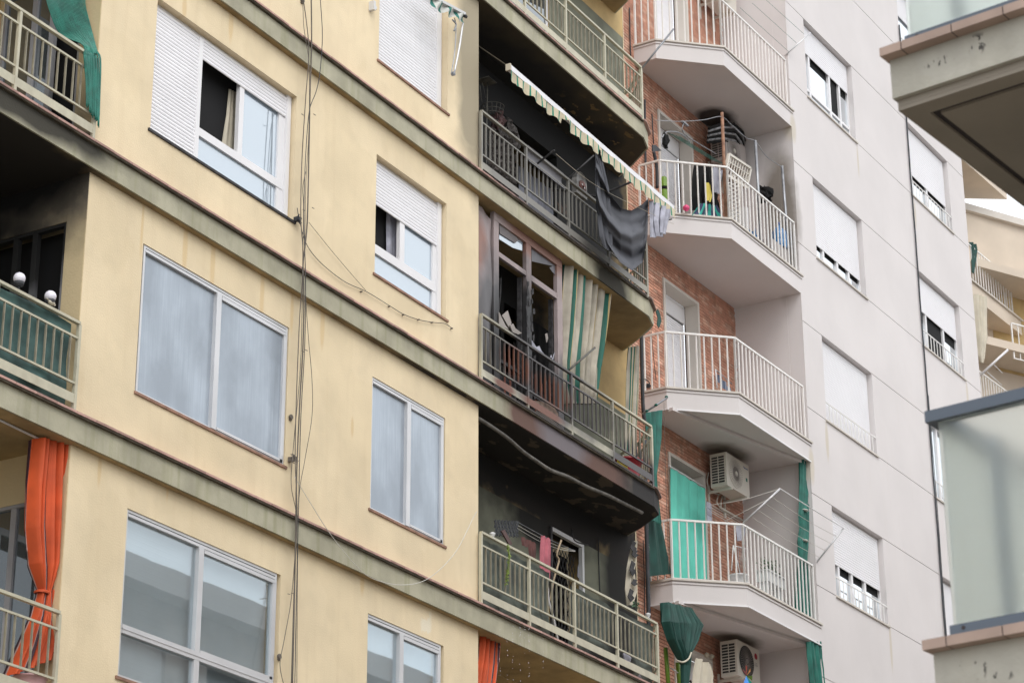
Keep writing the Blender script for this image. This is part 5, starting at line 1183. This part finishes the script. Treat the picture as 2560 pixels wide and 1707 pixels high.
MB(F).lathe((wbp[0], .20, bz+.40), [(.12, 0), (.135, .02), (.135, .12), (.128, .13), (.135, .145), (.135, .26), (.128, .27), (.13, .30), (.06, .39), (.028, .41), (.028, .46)], 20).build('body', m_blue, bt, True); MB(F).lathe((wbp[0], .20, bz+.855), [(.034, 0), (.034, .035), (.005, .04)], 12).build('cap', m_bluetext, bt)
MB(F).box(wbp[0]-.5, wbp[0]+.15, .12, .5, bz+.001, bz+.395).build('stand', m_acw2, bt)
lump('black_bag', 1910, 486, .45, .17, .15, .13, m_black, 'black bin bag heaped left of the blue water bottle', 'bag', 16, .35, F2)
for px, mt, lab in ((1880, m_blue, 'dark blue plastic bag low behind the bars left of the black bag'), (1925, m_pvc, 'white crumpled carrier bag behind the bars under the water bottle'), (1960, m_red, 'dull red folded thing behind the bars nearest the facade')):
    q = at(px, 560, .3, F2)[0]; tag(MB(F).grid(lambda a, b: (q-.12+.24*a, .28+.03*math.sin(a*14+b*9), bz+.02+.38*b*(1-.2*math.sin(a*7))), 16, 10).build('bag', mt), lab, 'bag')

# --- top balcony rack, poles and lines ---
ln = thing('drying_lines', 'thin green lines on a slanting pale arm outside the topmost white balcony', 'drying lines', tuple(F.w(2.6, -.2, 22.9)))
L2('arm', [(1962,140,.04),(2027,82,-.35)], 0, .013, m_alu, ln)
for k in range(3): L2('line', [(1850+k*30,20-k*12,.3),(1972+k*19,130-k*22,-.05-.1*k)], 0, .003, m_green, ln)
# --- bottom balcony: ladder frame, cloth, pinwheel ---
ld = thing('ladder', 'lime green metal ladder standing beside the gathered curtain', 'ladder', tuple(F.w(-.2, .5, 9.41)))
for l in ([(1664,1618),(1672,1720)], [(1694,1655),(1700,1720)]): L2('upright', l, .55, .035, m_lime, ld)
L2('crossbar', [(1676,1668),(1702,1686)], .55, .012, m_alu, ld)
tag(drape('cloth', F2, pk(F2, .6, [(1741,1642,1780,1662), (1734,1680,1784,1690), (1728,1730,1782,1732)]), 2.5, .03, m_cream, 40, 20), 'cream cloth hanging beside the lowest green curtain', 'laundry')
for px, py in ((1767, 1636), (1779, 1640)):
    a = P2(px, py, BV-.06); MB(F).lathe(a, [(.001, -.045), (.04, -.02), (.045, 0), (.04, .02), (.001, .045)], 12).build('bulb', m_cream, b2, True)
pw = thing('pinwheel', 'toy pinwheel with red, blue and green sails at the bottom balcony', 'toy', tuple(F.w(1.6, -.02, 11.0)))
cx_ = P2(1866, 1688, -.02)
for k, mt in enumerate((m_red, material('coral_sail', (.80,.16,.12), .5), material('orange_sail', (.85,.32,.03), .5), m_lime, material('teal_sail', (.03,.40,.30), .5), material('blue_sail', (.03,.22,.65), .5))):
    a = 2.6-k*.95; c, s = math.cos(a), math.sin(a)
    MB(F).face([(cx_[0], -.02, cx_[2]), (cx_[0]+.10*c-.05*s, -.07, cx_[2]+.13*s+.05*c), (cx_[0]+.20*c, -.02, cx_[2]+.16*s)]).build('sail', mt, pw)
MB(F).tube([(cx_[0], -.01, cx_[2]), (cx_[0]+.01, -.01, cx_[2]-.7)], .008).build('stick', m_pvc, pw)
# --- cables on the white facade ---
pts = [(8.335+.008*math.sin(z*2.1)+.004*math.sin(z*7), -.03, z) for z in [26.5-k*.25 for k in range(60)]]
tag(MB(F).tube(pts, .016, 6).build('facade_cable', m_cableb, None, True), 'dark blue grey cable dropping down the white facade beside the far windows', 'cable')
tag(MB(F).tube([(8.40+.01*math.sin(z*1.6+1), -.03, z) for z in [18.4-k*.25 for k in range(26)]], .007, 5).build('facade_cable', m_cableb, None, True), 'thinner black cable beside the dark one on the lower white facade', 'cable')
# far balcony: awning and curtain
tag(drape('awning_cloth', F3, pk(F3, -.02, [(2432,735,2462,742), (2440,830,2462,840), (2448,890,2458,895), (2452,905,2456,908)]), 3, .06, m_cream, 30, 20), 'cream awning cloth hanging at the corner of the far beige block', 'awning')
tag(drape('awning_cloth', F3, pk(F3, .6, [(2478,885,2512,862), (2478,930,2508,930), (2476,985,2502,990)]), 4, .06, m_cream, 30, 14), 'tan curtain drawn on the far beige balcony', 'curtain')
fa = thing('drying_rack', 'white slanting drying rack arm on the far beige block', 'drying rack', tuple(F3.w(0, -.5, 17)))
line('arm', F3, [(2449,939,.0),(2520,874,-.6)], 0, .03, m_white, fa); line('cord', F3, [(2485,912,-.3),(2506,932,-.3)], 0, .01, m_white, fa); line('cord', F3, [(2468,930,-.2),(2504,962,-.2)], 0, .01, m_white, fa)
fb2 = thing('folding_screen', 'pale railed screen rising behind the far beige balcony', 'screen', tuple(F3.w(1, .9, 20)))
line('top_bar', F3, [(2460,612),(2508,577)], .8, .02, m_b2rail, fb2); line('end_post', F3, [(2511,573),(2516,675)], .8, .02, m_b2rail, fb2)
for k in range(7): line('bar', F3, [(2466+k*6.5,609-k*4.6),(2469+k*6.5,650+k*3)], .8, .008, m_b2rail, fb2)
tag(drape('teal_cloth', F3, pk(F3, .03, [(2424,604,2440,612), (2428,625,2442,628), (2430,680,2434,684)]), 2, .04, m_green2, 14, 14), 'dark teal cloth over the left end of the far railing', 'cloth')
